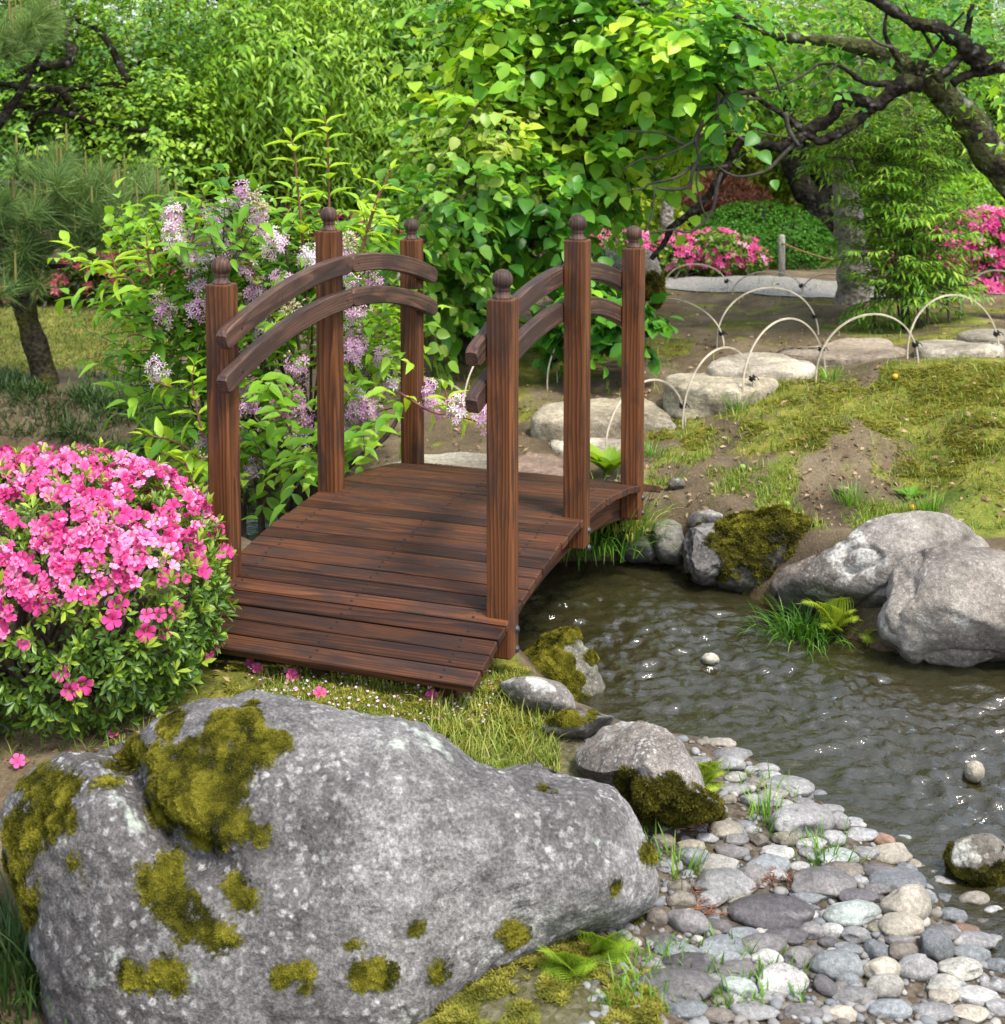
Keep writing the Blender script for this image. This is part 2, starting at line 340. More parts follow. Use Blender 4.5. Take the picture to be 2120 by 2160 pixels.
# ---------------------------------------------------------------- terrain
far=[(-900,930),(100,960),(420,1040),(650,1090),(900,1130),(1100,1163),(1179,1186),(1320,1180),(1420,1192),(1470,1230),(1560,1245),(1640,1290),(1760,1335),(1850,1370),(1960,1385),(2120,1380),(2400,1370),(4500,1370)]
near=[(-900,1030),(100,1090),(420,1170),(700,1270),(900,1350),(1090,1392),(1170,1440),(1205,1485),(1255,1528),(1330,1556),(1400,1562),(1450,1565),(1530,1575),(1610,1618),(1690,1668),(1775,1722),(1865,1792),(1940,1850),(2010,1925),(2060,1985),(2130,2060),(2260,2180),(3500,2500)]
POLY=P(*np.array(far+near[::-1],float).T,0)[:,:2]
def sdist(x,y):                                     # >0 outside the stream
    p=np.stack([x,y],-1).reshape(-1,2); d=np.full(len(p),1e9); ins=np.zeros(len(p),bool)
    for a,b in zip(POLY,np.roll(POLY,-1,0)):
        ab=b-a; t=np.clip(((p-a)@ab)/(ab@ab),0,1); d=np.minimum(d,np.linalg.norm(p-a-t[:,None]*ab,axis=1))
        c=((a[1]>p[:,1])!=(b[1]>p[:,1])); xx=a[0]+(p[:,1]-a[1])/(b[1]-a[1]+1e-12)*ab[0]; ins^=c&(p[:,0]<xx)
    return np.where(ins,-d,d).reshape(np.shape(x))
ctl=[(60,1520,.14),(300,1480,.15),(560,1440,.15),(800,1460,.15),(980,1470,.15),(1000,1600,.13),(1150,1560,.11),(700,2100,.0),(100,2100,.02),(400,1900,.03),(900,1900,.03),(1250,1800,.085),(1250,2000,.075),(1250,2140,.075),(1500,1800,.05),(1600,2000,.05),(1500,2140,.06),(1800,2100,.035),(1750,1850,.03),(1450,1650,.045),(2050,2150,.02),
 (450,1300,.16),(250,1000,.12),(430,950,.1),(120,850,.18),(80,810,.2),(300,800,.16),(200,650,.27),(60,640,.28),(120,615,.3),(500,620,.3),(900,560,.34),
 (820,1000,.15),(960,985,.16),(1200,1010,.15),(1393,1040,.15),(1100,900,.2),(950,850,.21),(1280,960,.18),(1500,1050,.16),(1700,1100,.13),(1900,1090,.14),(2100,1120,.18),(1480,960,.22),(1650,960,.25),(1850,980,.26),(2090,980,.3),
 (1420,900,.24),(1600,870,.31),(1800,870,.36),(2090,860,.4),(1000,800,.24),(1150,820,.26),(1450,760,.31),(1700,790,.36),(2080,760,.45),(1900,760,.42),(985,760,.28),(1300,700,.33),(1550,720,.35),(1800,700,.38),(2080,690,.43),(1450,640,.36),(1750,640,.4),(1600,600,.4),(1350,610,.38),(2050,620,.43)]
_c=np.array(ctl,float); CX=P(_c[:,0],_c[:,1],_c[:,2]); CTL=np.concatenate([CX,[(-6,9,.34),(0,9,.4),(6,9,.5),(-6,14,.5),(0,14,.6),(6,14,.7),(-4,4.5,.25),(-3,2,.15),(4,5,.45),(3,3.6,.2),(0,1,.08),(-1,1.2,.1),(1,1.2,.05),(2,1.5,.05),(0,40,1.0),(-40,20,1),(40,20,1),(0,-20,.3),(30,-5,.3),(-30,-5,.3)]])
def gh(x,y):
    x=np.asarray(x,float); y=np.asarray(y,float); sh=x.shape; x=x.ravel(); y=y.ravel()
    num=0;den=0
    for a,b,z in CTL:
        w_=1/((x-a)**2+(y-b)**2+.012)**1.6; num=num+w_*z; den=den+w_
    z=num/den+ .012*fbm2(x,y,2.2,4,5)*1.0+.006*fbm2(x,y,9,3,8)
    s=sdist(x,y)
    zz=np.where(s>0,.004+(np.maximum(z,.01)-.004)*sst(-.02,.14,s),-.012-.11*sst(0,.35,-s)+.012*fbm2(x,y,6,3,9))
    return zz.reshape(sh)
gqx=np.arange(-5,5.01,.025); gqy=np.arange(.9,10.01,.025); GQ=gh(*np.meshgrid(gqx,gqy,indexing='ij'))
def gq(x,y):                                        # the same heights, looked up
    u=np.clip((x+5)/.025,0,len(gqx)-1.001); v=np.clip((y-.9)/.025,0,len(gqy)-1.001); i=u.astype(int); j=v.astype(int); u=u-i; v=v-j
    return GQ[i,j]*(1-u)*(1-v)+GQ[i+1,j]*u*(1-v)+GQ[i,j+1]*(1-u)*v+GQ[i+1,j+1]*u*v
def Gp(px,py):                                      # where the sight line of a pixel meets the ground
    px=np.atleast_1d(np.asarray(px,float)); py=np.atleast_1d(np.asarray(py,float)); z=np.full(px.shape,.2)
    for _ in range(14): q=P(px,py,z); z=.5*z+.5*gq(q[:,0],q[:,1])
    q=P(px,py,z); q[:,2]=gq(q[:,0],q[:,1]) if len(q)>40 else gh(q[:,0],q[:,1]); return q
def G1(px,py): return Gp(px,py)[0]
def axis(a,b,st,lo,hi,gro=1.16):
    m=list(np.arange(a,b+1e-6,st)); s=st
    while m[-1]<hi: s*=gro; m.append(m[-1]+s)
    s=st
    while m[0]>lo: s*=gro; m.insert(0,m[0]-s)
    return np.array(m)
ax=axis(-2.3,2.3,.0165,-70,70); ay=axis(1.5,7.3,.0185,-40,120)
XX,YY=np.meshgrid(ax,ay,indexing='ij'); ZZ=gh(XX,YY); nx,ny=XX.shape
fx,fy=XX.ravel(),YY.ravel(); s_=sdist(fx,fy)
def blobs(L,x=None,y=None):
    x=fx if x is None else x; y=fy if y is None else y
    m=0
    for px,py,r,k in L:
        g=G1(px,py); d=np.hypot(x-g[0],(y-g[1])*.75)+.12*r*2*fbm2(x,y,7,3,3); m=np.maximum(m,k*sst(r,r*.45,d))
    return m
MOSS=[(700,1480,.32,1),(950,1500,.28,1),(1050,1570,.2,1),(560,1430,.2,.7),(2090,800,.42,.95),(1960,830,.27,.9),(1830,870,.2,.85),(1700,900,.17,.8),(1600,935,.13,.75),(1480,930,.1,.7),(1420,905,.13,.9),(1640,840,.1,.8),(1940,960,.2,.45),(2080,940,.22,.7),(1330,1640,.12,.6),(1060,2120,.16,1),(1180,2110,.14,1),(1130,2060,.1,.9),(960,2140,.14,.8),(1250,1900,.12,.9),(1300,2040,.1,.9),(1230,2080,.15,1),(1450,1720,.1,.5),(300,1440,.12,.6),(130,1460,.15,.6),(60,1560,.12,.5),(420,1420,.12,.7),(1060,900,.05,.9),(1080,830,.25,.45)]
GRASS=[(200,660,.9,1),(60,720,.5,1),(450,660,.5,1),(1500,1030,.18,.45),(1420,980,.15,.7),(1700,1060,.25,.45),(1950,1080,.25,.8),(2080,1060,.22,.9),(1000,1560,.25,.7),(1600,640,.5,.35),(1900,680,.4,.8),(900,780,.5,.35)]
def ground_masks(x,y):
    n=fbm2(x,y,3.2,5,21)
    mo=np.clip(blobs(MOSS,x,y)*1.25-.12+.55*fbm2(x,y,6,4,31)*.6,0,1); gr=np.clip(blobs(GRASS,x,y)*1.1-.15+.5*fbm2(x,y,8,4,41),0,1)
    mo=np.maximum(mo,.55*sst(.12,.5,n)*(y>3.4)*(x>-.2)*(y<6)); return mo,gr
mo,gr=ground_masks(fx,fy)
peb=sst(.0,.04,blobs([(1500,1850,.42,1),(1700,2050,.45,1),(1380,2060,.18,1),(1400,1640,.22,1),(1900,1980,.3,1),(1320,1850,.08,1),(1560,1720,.2,1)]))
wet=sst(.06,-.01,s_)
ZZ=ZZ+(.006*mo*(.5+.5*fbm2(fx,fy,30,2,51))).reshape(nx,ny)*(s_>.02).reshape(nx,ny)
far_=sst(8,14,fy)+sst(3.2,6,np.abs(fx)); gr=np.clip(np.maximum(gr,far_*.8),0,1)
i=np.arange(nx-1)[:,None]*ny+np.arange(ny-1)[None]; Q=np.stack([i,i+ny,i+ny+1,i+1],-1).reshape(-1,4)
m,t,p=mat('soil_and_moss'); tc=N(t,'TexCoord').outputs['Object']
nz=noise(t,tc,5,8,.65); soil=ramp(t,nz,[(.3,(.06,.044,.027)),(.5,(.125,.095,.058)),(.7,(.2,.16,.1))])
vo=voro(t,tc,75); lit=ramp(t,voro(t,tc,33).outputs['Distance'],[(.08,(1,1,1)),(.16,(0,0,0))])
soil=mix(t,.5,soil,ramp(t,noise(t,tc,130,3,.7),[(.3,(.5,.5,.5)),(.7,(1.5,1.45,1.4))]),'MULTIPLY')
soil=mix(t,math_(t,'MULTIPLY',lit,.5),soil,(.24,.18,.12))
fine=noise(t,tc,150,4,.7)
mosc=mix(t,1.0,ramp(t,noise(t,tc,12,5,.6),[(.3,(.06,.066,.014)),(.5,(.14,.145,.024)),(.68,(.24,.225,.04))]),ramp(t,fine,[(.3,(.45,.45,.45)),(.65,(1.35,1.35,1.3))]),'MULTIPLY')
grc=mix(t,1.0,ramp(t,noise(t,tc,9,5,.6),[(.3,(.07,.1,.015)),(.5,(.15,.17,.03)),(.7,(.26,.24,.07))]),ramp(t,fine,[(.3,(.55,.55,.55)),(.65,(1.3,1.3,1.2))]),'MULTIPLY')
def edge(a): return ramp(t,math_(t,'ADD',attr(t,a),math_(t,'MULTIPLY',math_(t,'SUBTRACT',noise(t,tc,40,5,.7),.5),.9)),[(.36,(0,0,0)),(.56,(1,1,1))])
c=mix(t,edge('grass'),soil,grc); c=mix(t,edge('moss'),c,mosc)
gv=mix(t,.8,ramp(t,voro(t,tc,110).outputs['Color'],[(.1,(.05,.042,.034)),(.5,(.12,.1,.08)),(.9,(.2,.18,.15))]),ramp(t,vo.outputs['Distance'],[(0,(1.1,1.1,1.1)),(.7,(.5,.47,.44))]),'MULTIPLY')
c=mix(t,math_(t,'MULTIPLY',edge('gravel'),.7),c,gv)
c=mix(t,attr(t,'wet'),c,mix(t,.8,c,(.55,.48,.36),'MULTIPLY')); t.links.new(c,p.inputs['Base Color']); p.inputs['Roughness'].default_value=.95; p.inputs['Specular IOR Level'].default_value=.15
b1=bump(t,nz,None,.5,.03); bump(t,fine,p,.7,.01,b1)
ground=mk('ground',np.stack([fx,fy,ZZ.ravel()],-1),Q,m,attrs=dict(moss=mo,grass=gr,gravel=peb,wet=wet)); tag(ground,kind='structure')
# gravel path beyond the stepping stones
ctr=[(1250,588),(1330,590),(1500,596),(1700,606),(1900,612),(2200,616)]
cl=np.array([G1(*c_)[:2] for c_ in ctr]); cl=np.concatenate([[cl[0]-(1.2,-.15)],cl,[cl[-1]+(3,.0)]]); pl=smooth_path(np.c_[cl,np.zeros(len(cl))],8)[:,:2]
V=[]; nw=9
for q in pl:
    for k in range(nw):
        y_=q[1]+(k/(nw-1)-.5)*.62; V.append((q[0],y_,gh(q[0],y_)+.005))
i=np.arange(len(pl)-1)[:,None]*nw+np.arange(nw-1)[None]
pm=plain('pale_gravel',(.22,.21,.185),.9,.5,90)
tag(mk('path',V,np.stack([i,i+nw,i+nw+1,i+1],-1).reshape(-1,4),pm),kind='structure')
# ---------------------------------------------------------------- water
wx=axis(-.6,1.9,.0075,-14,14,1.2); wy=axis(1.7,4.3,.0075,.2,6.2,1.2); WX,WY=np.meshgrid(wx,wy,indexing='ij')
a_,b_=WX.ravel(),WY.ravel(); z=0
fl=.35*fbm2(a_,b_,1.3,2,61)
for ang,lam,am,sd_ in [(1.25,.085,1.5,1),(1.9,.06,1.2,2),(1.5,.041,.9,3),(.9,.05,.8,4),(2.3,.034,.6,5)]:
    q=a_*math.cos(ang)+b_*math.sin(ang); z=z+am*np.sin(q/lam*6.283+5*fbm2(a_,b_,2.2,3,70+sd_)+fl*6)*(.5+.8*np.clip(fbm2(a_,b_,2.6,2,80+sd_)+.3,0,1))
rid=lambda q,s:1-2*np.abs(fbm(q,2,s))
wq=.35*fbm2(a_,b_,4,2,90); z=.3*z+1.5*rid(np.stack([a_*12+wq,b_*22+wq,0*a_],-1),91)+1.2*fbm(np.stack([a_*22,b_*38,0*a_],-1),2,92)+1.1*rid(np.stack([a_*34+wq*2,b_*56,0*a_],-1),93)
sw=D(1850,1660,P(1850,1660,0)[1]); r_=np.hypot(a_-sw[0],b_-sw[1]); z=z+1.0*np.sin(r_/.05*6.283+3*fbm2(a_,b_,3,3,95))*np.exp(-(r_/.3)**2)
amp=(.35+.65*sst(.0,.25,-sdist(a_,b_)))*(.55+.45*sst(-.3,.4,fbm2(a_,b_,1.1,3,97)))
z=z*amp*.0036
i=np.arange(len(wx)-1)[:,None]*len(wy)+np.arange(len(wy)-1)[None]
m,t,p=mat('stream_water'); out=t.nodes['Material Output']; t.nodes.remove(p); tc=N(t,'TexCoord').outputs['Object']
gl=N(t,'BsdfGlossy'); gl.inputs['Roughness'].default_value=.04; gl.inputs[0].default_value=(.95,.97,1,1)
tr=N(t,'BsdfTransparent'); tr.inputs[0].default_value=(.62,.53,.36,1)
df=N(t,'BsdfDiffuse'); df.inputs[0].default_value=(.055,.052,.022,1)
m1=N(t,'MixShader'); m1.inputs[0].default_value=.42; t.links.new(tr.outputs[0],m1.inputs[1]); t.links.new(df.outputs[0],m1.inputs[2])
fr=N(t,'Fresnel'); fr.inputs[0].default_value=1.72
mp=N(t,'Mapping'); mp.inputs['Scale'].default_value=(1,1.7,1); t.links.new(tc,mp.inputs['Vector'])
bn=bump(t,noise(t,mp.outputs[0],45,3,.6,.5),None,.45,.008)
for s in (gl,fr): t.links.new(bn,s.inputs['Normal'])
m2=N(t,'MixShader'); t.links.new(fr.outputs[0],m2.inputs[0]); t.links.new(m1.outputs[0],m2.inputs[1]); t.links.new(gl.outputs[0],m2.inputs[2]); t.links.new(m2.outputs[0],out.inputs[0])
tag(mk('water',np.stack([a_,b_,z],-1),np.stack([i,i+len(wy),i+len(wy)+1,i+1],-1).reshape(-1,4),m),kind='structure')

# ---------------------------------------------------------------- the bridge
BR=-.3522; cb,sb_=math.cos(BR),math.sin(BR); BO=np.array([-1.2478*cb+3.0388*-sb_,-1.2478*sb_+3.0388*cb,.2])
bridge=empty('garden_bridge',BO,BR); tag(bridge,'small arched dark brown wooden garden bridge with ball topped posts over the stream','bridge')
WD=woodmat('deck_wood',(.115,.045,.018),(.078,.029,.012),(.036,.0145,.0075),.35,60,.55,.22)
WP=woodmat('post_wood',(.155,.059,.021),(.108,.039,.014),(.052,.02,.0095),-.3,42,.55,.2)
WR=woodmat('rail_wood',(.125,.066,.043),(.085,.044,.029),(.044,.024,.017),.5,45,.6,.25)
STEEL=plain('bolt_steel',(.09,.09,.09),.6,.2,50,.4,1)
DARKN=plain('nail_head',(.012,.011,.011),.5,.1)
L_,H_,HD,HW,DD,PW=1.4047,.1145,.3325,.31,.4867,.05
def dz(y): return H_*(1-(2*y/L_)**2)
def box_local(g,sx,sy,sz,bev,M,t_,off,axis_=0,tint=.5,seg=1):
    V,Fs=bbox(sx,sy,sz,bev,seg); gr_=V[:,[axis_,(axis_+1)%3,(axis_+2)%3]]+np.array(off)
    g.add(V@np.array(M).T+np.array(t_),Fs,gr=gr_,tint=tint)
class G2(G):
    def done(s,name,mt,parent,**k): return s.mk(name,mt,parent,world=False,**k)
NP=32; dk=G2()
for k in range(NP):
    y=-L_/2+(k+.5)*L_/NP; sl_=-8*H_*y/L_**2; a=math.atan(sl_); M=np.array([[1,0,0],[0,math.cos(a),-math.sin(a)],[0,math.sin(a),math.cos(a)]])
    wp=L_/NP/math.cos(a)-.0042; zc=dz(y)-.009+rng.normal(0,.0006)
    box_local(dk,2*HD+rng.normal(0,.002),wp,.018,.0022,M,(rng.normal(0,.001),y,zc),(rng.random()*9,rng.normal(0,.05),rng.normal(0,.03)),0,np.clip(rng.normal(.42,.3),0,1))
    for xx in (-.265,0,.265):
        for s in (-.25,.25):
            n_=M@np.array([0,s*wp,.0095])+np.array([xx+rng.normal(0,.004),y,zc]); V,Fs=lathe([(.0001,.0012),(.0026,.001),(.0034,0)],8); dk.add(V@M.T+n_,Fs,m=1,gr=V,tint=np.full(len(V),.5))
deck=dk.done('deck',[WD,DARKN],bridge,smooth=False)
def arc_board(ys,zf,th,x,xt,mt,name,off,round_end=True,screws=()):
    g=G2()
    for xx,yy in screws:
        V,Fs=lathe([(.0001,.0008),(.003,.0006),(.0034,0)],8); V=V[:,[2,1,0]]*np.array([1 if xx>x else -1,1,1]); g.add(V+np.array([xx,yy,zf(yy)]),Fs,m=1,gr=V,tint=np.full(len(V),.5))
    n=len(ys); V=[];gr_=[]
    for k,y in enumerate(ys):
        a=math.atan((zf(y+.001)-zf(y-.001))/.002); e=min(k,n-1-k); hh=th/2*((.62,.86,.97)[e] if (round_end and e<3) else 1); b=.003
        for (dx,dzz) in ((-xt/2+b,-hh),(xt/2-b,-hh),(xt/2,-hh+b),(xt/2,hh-b),(xt/2-b,hh),(-xt/2+b,hh),(-xt/2,hh-b),(-xt/2,-hh+b)):
            V.append((x+dx,y-math.sin(a)*dzz,zf(y)+math.cos(a)*dzz)); gr_.append((y+off[0],dx+off[1],dzz+off[2]))
    k8=np.arange(8); i=np.arange(n-1)[:,None]*8; Q=np.stack([i+k8,i+(k8+1)%8,i+8+(k8+1)%8,i+8+k8],-1).reshape(-1,4)
    g.add(V,[Q,np.array([k8[::-1],(n-1)*8+k8])],gr=np.array(gr_),tint=np.full(len(V),.5)); return g.done(name,mt,bridge,smooth=False)
for s in (-1,1): arc_board(np.linspace(-.66,.66,30),lambda y:dz(y)-.058,.078,s*.268,.032,WD,'side_beam',(s*3,.04,.02),False)
arc_board(np.linspace(-.66,.66,30),lambda y:dz(y)-.058,.078,0,.032,WD,'side_beam',(5,.04,.02),False)
for s in (-1,1):
    for zf in (lambda y:.662-.31*y*y,lambda y:.579-.335*y*y):
        for y0,y1 in ((-.552,.0255),(.0275,.545)):
            e=.006; ys=np.concatenate([[y0,y0+e,y0+2.4*e],np.linspace(y0+.03,y1-.03,18),[y1-2.4*e,y1-e,y1]])
            arc_board(ys,zf,.0435,s*.2715,.024,[WR,DARKN],'rail',(rng.random()*9,rng.normal(0,.03),rng.normal(0,.03)),True,[(s*.2593,yy) for yy in ((y0+.06 if y0<0 else y0+.03),(y1-.03 if y0<0 else y1-.06))])
BALL=[(.0001,0),(.0195,0),(.0195,.004),(.0165,.0065),(.0145,.010),(.0135,.014),(.0138,.0165),(.0155,.0185)]
for q in range(13): a=-.86+q/12*(math.pi/2+.86); BALL.append((max(.0206*math.cos(a),.0001),.0372+.0206*math.sin(a)))
pc=[(.3,.0,.0),(.7,.016,-.012),(1.5,-.012,.02),(2.2,.003,.03),(3.1,-.001,.013),(4.2,.004,-.014)]
k=0
for s in (-1,1):
    for j in (-1,0,1):
        zb,zt=(.044,.744) if j==0 else (-.026,.677); g=G2(); hgt=zt-zb
        box_local(g,PW,PW,hgt,.0035,np.eye(3),(s*HW,j*DD,(zb+zt)/2),(pc[k][0],pc[k][1]+.02,pc[k][2]-.03),2,.5+.12*rng.normal(),2)
        for zz in (dz(j*DD)-.035,dz(j*DD)-.075):
            V,Fs=lathe([(.0001,.006),(.004,.0055),(.0065,.003),(.0075,.0005),(.0095,0)],10); V=V[:,[2,1,0]]*np.array([s,1,1]); g.add(V+np.array([s*(HW+PW/2),j*DD+.012,zz]),Fs,m=1,gr=V,tint=np.full(len(V),.5))
        po=g.done('post',[WP,STEEL],bridge,smooth=False); k+=1
        V,Fs=lathe(BALL,28); g=G2(); g.add(V+np.array([s*HW,j*DD,zt-.001]),Fs,gr=V[:,[2,0,1]]*np.array([2.5,.8,.8])+np.array([pc[k-1][0],.03,.02]),tint=np.full(len(V),.42)); g.done('finial',WR,po)
# low bearers under both ends
for yy in (-.60,.60):
    g=G2(); box_local(g,.56,.05,.07,.004,np.eye(3),(0,yy,dz(yy)-.13),(2,.02,.03),0); g.done('end_bearer',WD,bridge,smooth=False)
# ---------------------------------------------------------------- rocks and stones
def shape(n,c,e1,e2,en,th,rr,Tf,Tb,p,q):
    """closed stone round an outline r(theta) in the plane (e1,e2), bulging Tf / Tb along +-en"""
    V,Fq=ico(n); a=np.arctan2(V[:,1],V[:,0]); s=np.hypot(V[:,0],V[:,1]); o=np.argsort(th); th=th[o]; rr=rr[o]
    r=np.interp(a,np.r_[th-2*np.pi,th,th+2*np.pi],np.r_[rr,rr,rr]); s=s**p; z=np.sign(V[:,2])*np.abs(V[:,2])**q*np.where(V[:,2]>0,Tf,Tb)
    return c+(r*s*np.cos(a))[:,None]*e1+(r*s*np.sin(a))[:,None]*e2+z[:,None]*en,Fq
def dense(poly,k=10,sm=2):
    q=np.concatenate([a+(b-a)*np.arange(k)[:,None]/k for a,b in zip(poly,np.roll(poly,-1,0))])
    for _ in range(sm*2): q=(np.roll(q,1,0)+2*q+np.roll(q,-1,0))/4
    return q
def facets(V,c,en,seed,n=5,lo=.55):
    r_=np.random.default_rng(seed+500); ex=np.abs(V-c).max(0)*1.0; U=(V-c)/ex
    for _ in range(n):
        q=nrm(r_.normal(size=3)+en*1.4); h=np.maximum(U@q-(lo+.12+.2*r_.random())*(U@q).max(),0); U=U-q*(h*.75)[:,None]
    return c+U*ex
def rough(V,Fq,amp,sc,seed,fine=.25,ridge=0):
    n=vnormals(V,Fq); d=amp*fbm(V*sc+seed,5,seed%97)+amp*fine*fbm(V*sc*7+seed,4,seed%89)
    if ridge: d=d-ridge*1.3*np.exp(-np.abs(fbm(V*sc*.7+seed*1.3,3,seed%71))*26)
    return V+n*d[:,None]
def boulder(name,label,px,y,mt,Tf,Tb,n=5,amp=.012,sc=7,seed=1,p=.85,q=.85,col=(1,1,1),ridge=0,cat='rock',group=None,tilt=0,dents=(),ground_it=True,fac=5):
    """stone whose outline is given in photograph pixels, standing at the distance y; real thickness Tf towards and Tb away from the viewer"""
    px=dense(np.array(px,float)); cen=px.mean(0); d=nrm(ray(*cen)); k_=px[:,1].argmax(); hp=np.ptp(px[:,1]); e1=np.array([1.,0,0]); e1=nrm(e1-d*(e1@d)); en=-d
    if tilt: en=nrm(en*math.cos(tilt)+np.array([0,0,1])*math.sin(tilt))
    e2=np.cross(en,e1); c=D(*cen,y)
    if ground_it:                                    # its lower edge rests on the ground or in the water
        z=.1; gx,gy=px[k_,0],px[k_,1]-.05*hp
        for _ in range(14): g=P(gx,gy,z); z=.5*z+.5*max(float(gh(g[0],g[1])),-.005)
        c=CAM+d*(((g-CAM)@en)/(d@en)); y=c[1]
    W=[]
    for q_ in px:
        r=ray(*q_); W.append(CAM+r*(((c-CAM)@en)/(r@en)))
    W=np.array(W)-c; u,v=W@e1,W@e2
    V,Fq=shape(n,c,e1,e2,en,np.arctan2(v,u),np.hypot(u,v),Tf,Tb,p,q)
    if fac: V=facets(V,c,en,seed,fac)
    for (dx,dy,rad,dep) in dents:
        dc=D(dx,dy,y); pr=proj(V); g=np.exp(-((pr[:,0]-dx)**2+(pr[:,1]-dy)**2)/rad**2)*((V-c)@en>0); V=V-en*(dep*g)[:,None]
    V=rough(V,Fq,amp,sc,seed,.3,ridge)
    b=V[V[:,2].argmin()]; loc=np.array([V[:,0].mean(),V[:,1].mean(),V[:,2].min()])
    o=mk(name,V,Fq,mt,loc=loc); o.color=(*col,1); tag(o,label,cat,group); return o,V,Fq
def slab(name,label,top,z,h,mt,n=5,amp=.006,sc=9,seed=1,col=(1,1,1),ridge=.004,p=.3,q=.34,cat='stepping stone',group='stepping stones of the garden path'):
    """flat stone: its top face traced in pixels and laid at the level z"""
    t_=dense(np.array(top,float),8,2); W=P(t_[:,0],t_[:,1],z); c=W.mean(0); u=W[:,0]-c[0]; v=W[:,1]-c[1]
    V,Fq=shape(n,c-np.array([0,0,h/2]),np.array([1.,0,0]),np.array([0,1.,0]),np.array([0,0,1.]),np.arctan2(v,u),np.hypot(u,v),h/2,h/2,p,q)
    V=rough(V,Fq,amp,sc,seed,.3,ridge); loc=np.array([V[:,0].mean(),V[:,1].mean(),V[:,2].min()])
    o=mk(name,V,Fq,mt,loc=loc); o.color=(*col,1); tag(o,label,cat,group); return o,V,Fq
def X(L,ox,oy,k): return [(ox+a*k,oy+b*k) for a,b in L]
C5=lambda L:X(L,700,700,.42017); C6=lambda L:X(L,1320,700,.42017); C3=lambda L:X(L,1320,0,.42017); C8=lambda L:X(L,1000,1360,.5882); C7=lambda L:X(L,0,1360,.42017); C2=lambda L:X(L,700,0,.42017); C1=lambda L:X(L,0,0,.42017); C4=lambda L:X(L,0,700,.42017)
MR_BIG=rockmat('speckled_grey_rock',(.05,.045,.045),(.135,.128,.126),(.27,.265,.258),.6,.1,(.44,.5,.42),.9,.9,.8)
MR_GREY=rockmat('grey_boulder',(.09,.08,.068),(.185,.166,.145),(.3,.28,.25),.4,.25,(.5,.5,.46),1.3,.88,.5,2.2,grain=.4)
MR_DARK=rockmat('dark_wet_rock',(.07,.065,.05),(.12,.112,.09),(.2,.19,.16),.4,.5,(.3,.33,.2),1.6,.75,.7)
MR_STEP=rockmat('pale_stepping_stone',(.2,.175,.135),(.36,.33,.27),(.5,.475,.42),.25,.0,(.3,.3,.2),1.4,.9,.5,3.5,(.12,.1,.075),.3)
MR_COB=rockmat('river_cobble',(.30,.3,.3),(.46,.46,.46),(.62,.62,.62),.55,.15,(.75,.75,.72),2.6,.62,.35,0,(.1,.1,.1),.5)
MR_STACK=rockmat('layered_rock',(.12,.105,.09),(.2,.18,.16),(.3,.28,.255),.25,.3,(.3,.33,.2),1.0,.9,.9,9)
# moss: dense little sprigs rooted on a stone
def star(k=5,w=.3,rise=.55):
    V=[];Tq=[]
    for i in range(k):
        a=i/k*6.283; c,s=math.cos(a),math.sin(a); b=len(V)
        V+=[(-s*w*.3,c*w*.3,0),(s*w*.3,-c*w*.3,0),(c*.55-s*w*.5,s*.55+c*w*.5,rise*.7),(c*.55+s*w*.5,s*.55-c*w*.5,rise*.7),(c,s,rise)]
        Tq.append((b,b+1,b+3,b+2))
    V=np.array(V,float); return V,[np.array(Tq),np.array([(b+2,b+3,b+4) for b in range(0,len(V),5)])]
STAR=star()
MOSSM=leafmat('moss',[(.025,.027,.004),(.075,.072,.008),(.15,.14,.014),(.23,.21,.025)],.25,.8,.1)
MOSSD=leafmat('dark_moss',[(.015,.015,.004),(.04,.038,.007),(.08,.075,.011),(.14,.125,.018)],.25,.8,.1)
def sample(V,Fq,n,wt=None):
    a,b,c=V[Fq[:,0]],V[Fq[:,1]],V[Fq[:,2]]; nn=np.cross(b-a,c-a); A=np.linalg.norm(nn,axis=1)/2
    if wt is not None: A=A*wt[Fq].mean(1)
    k=rng.choice(len(Fq),n,p=A/A.sum()); u,v=rng.random(n),rng.random(n); f=u+v>1; u[f]=1-u[f]; v[f]=1-v[f]
    return a[k]+(b-a)[k]*u[:,None]+(c-a)[k]*v[:,None],nrm(nn[k]),(wt[Fq].mean(1)[k] if wt is not None else np.ones(n))
def moss(rock,V,Fq,wt,n,size=.006,mt=None,thick=.006,name='moss'):
    """wt: 0..1 per vertex of the stone"""
    vnm=vnormals(V,Fq)
    Q,nn,ww=sample(V,Fq,n,wt); lump=fbm(Q*42,3,5); Q=Q+nn*(thick*ww*(.5+.8*lump))[:,None]
    d=nrm(nn+.45*rdir(n)); t=nrm(np.cross(d,rdir(n))); Rm=np.stack([t,np.cross(d,t),d],-1)
    VV,Fs=inst(STAR,Q,Rm,size*(.45+.55*ww)*(.6+.8*rng.random(n))); g=G()
    g.add(VV,Fs,tint=rep(np.clip(.5+.55*lump+.17*rng.normal(size=n),0,1),STAR))
    loc=np.array(rock.location); return g.mk(name,mt or MOSSM,rock,loc=loc)
def near_px(V,en_ok,L,seed=0,nz=.5,nsc=30):
    pr=proj(V); m=np.zeros(len(V))
    for x,y,r in L: m=np.maximum(m,1-np.hypot(pr[:,0]-x,(pr[:,1]-y)*1.15)/r)
    m=np.where(m>0,m+nz*.5*fbm(V*nsc,4,seed),0); return sst(.1,.5,m)*en_ok
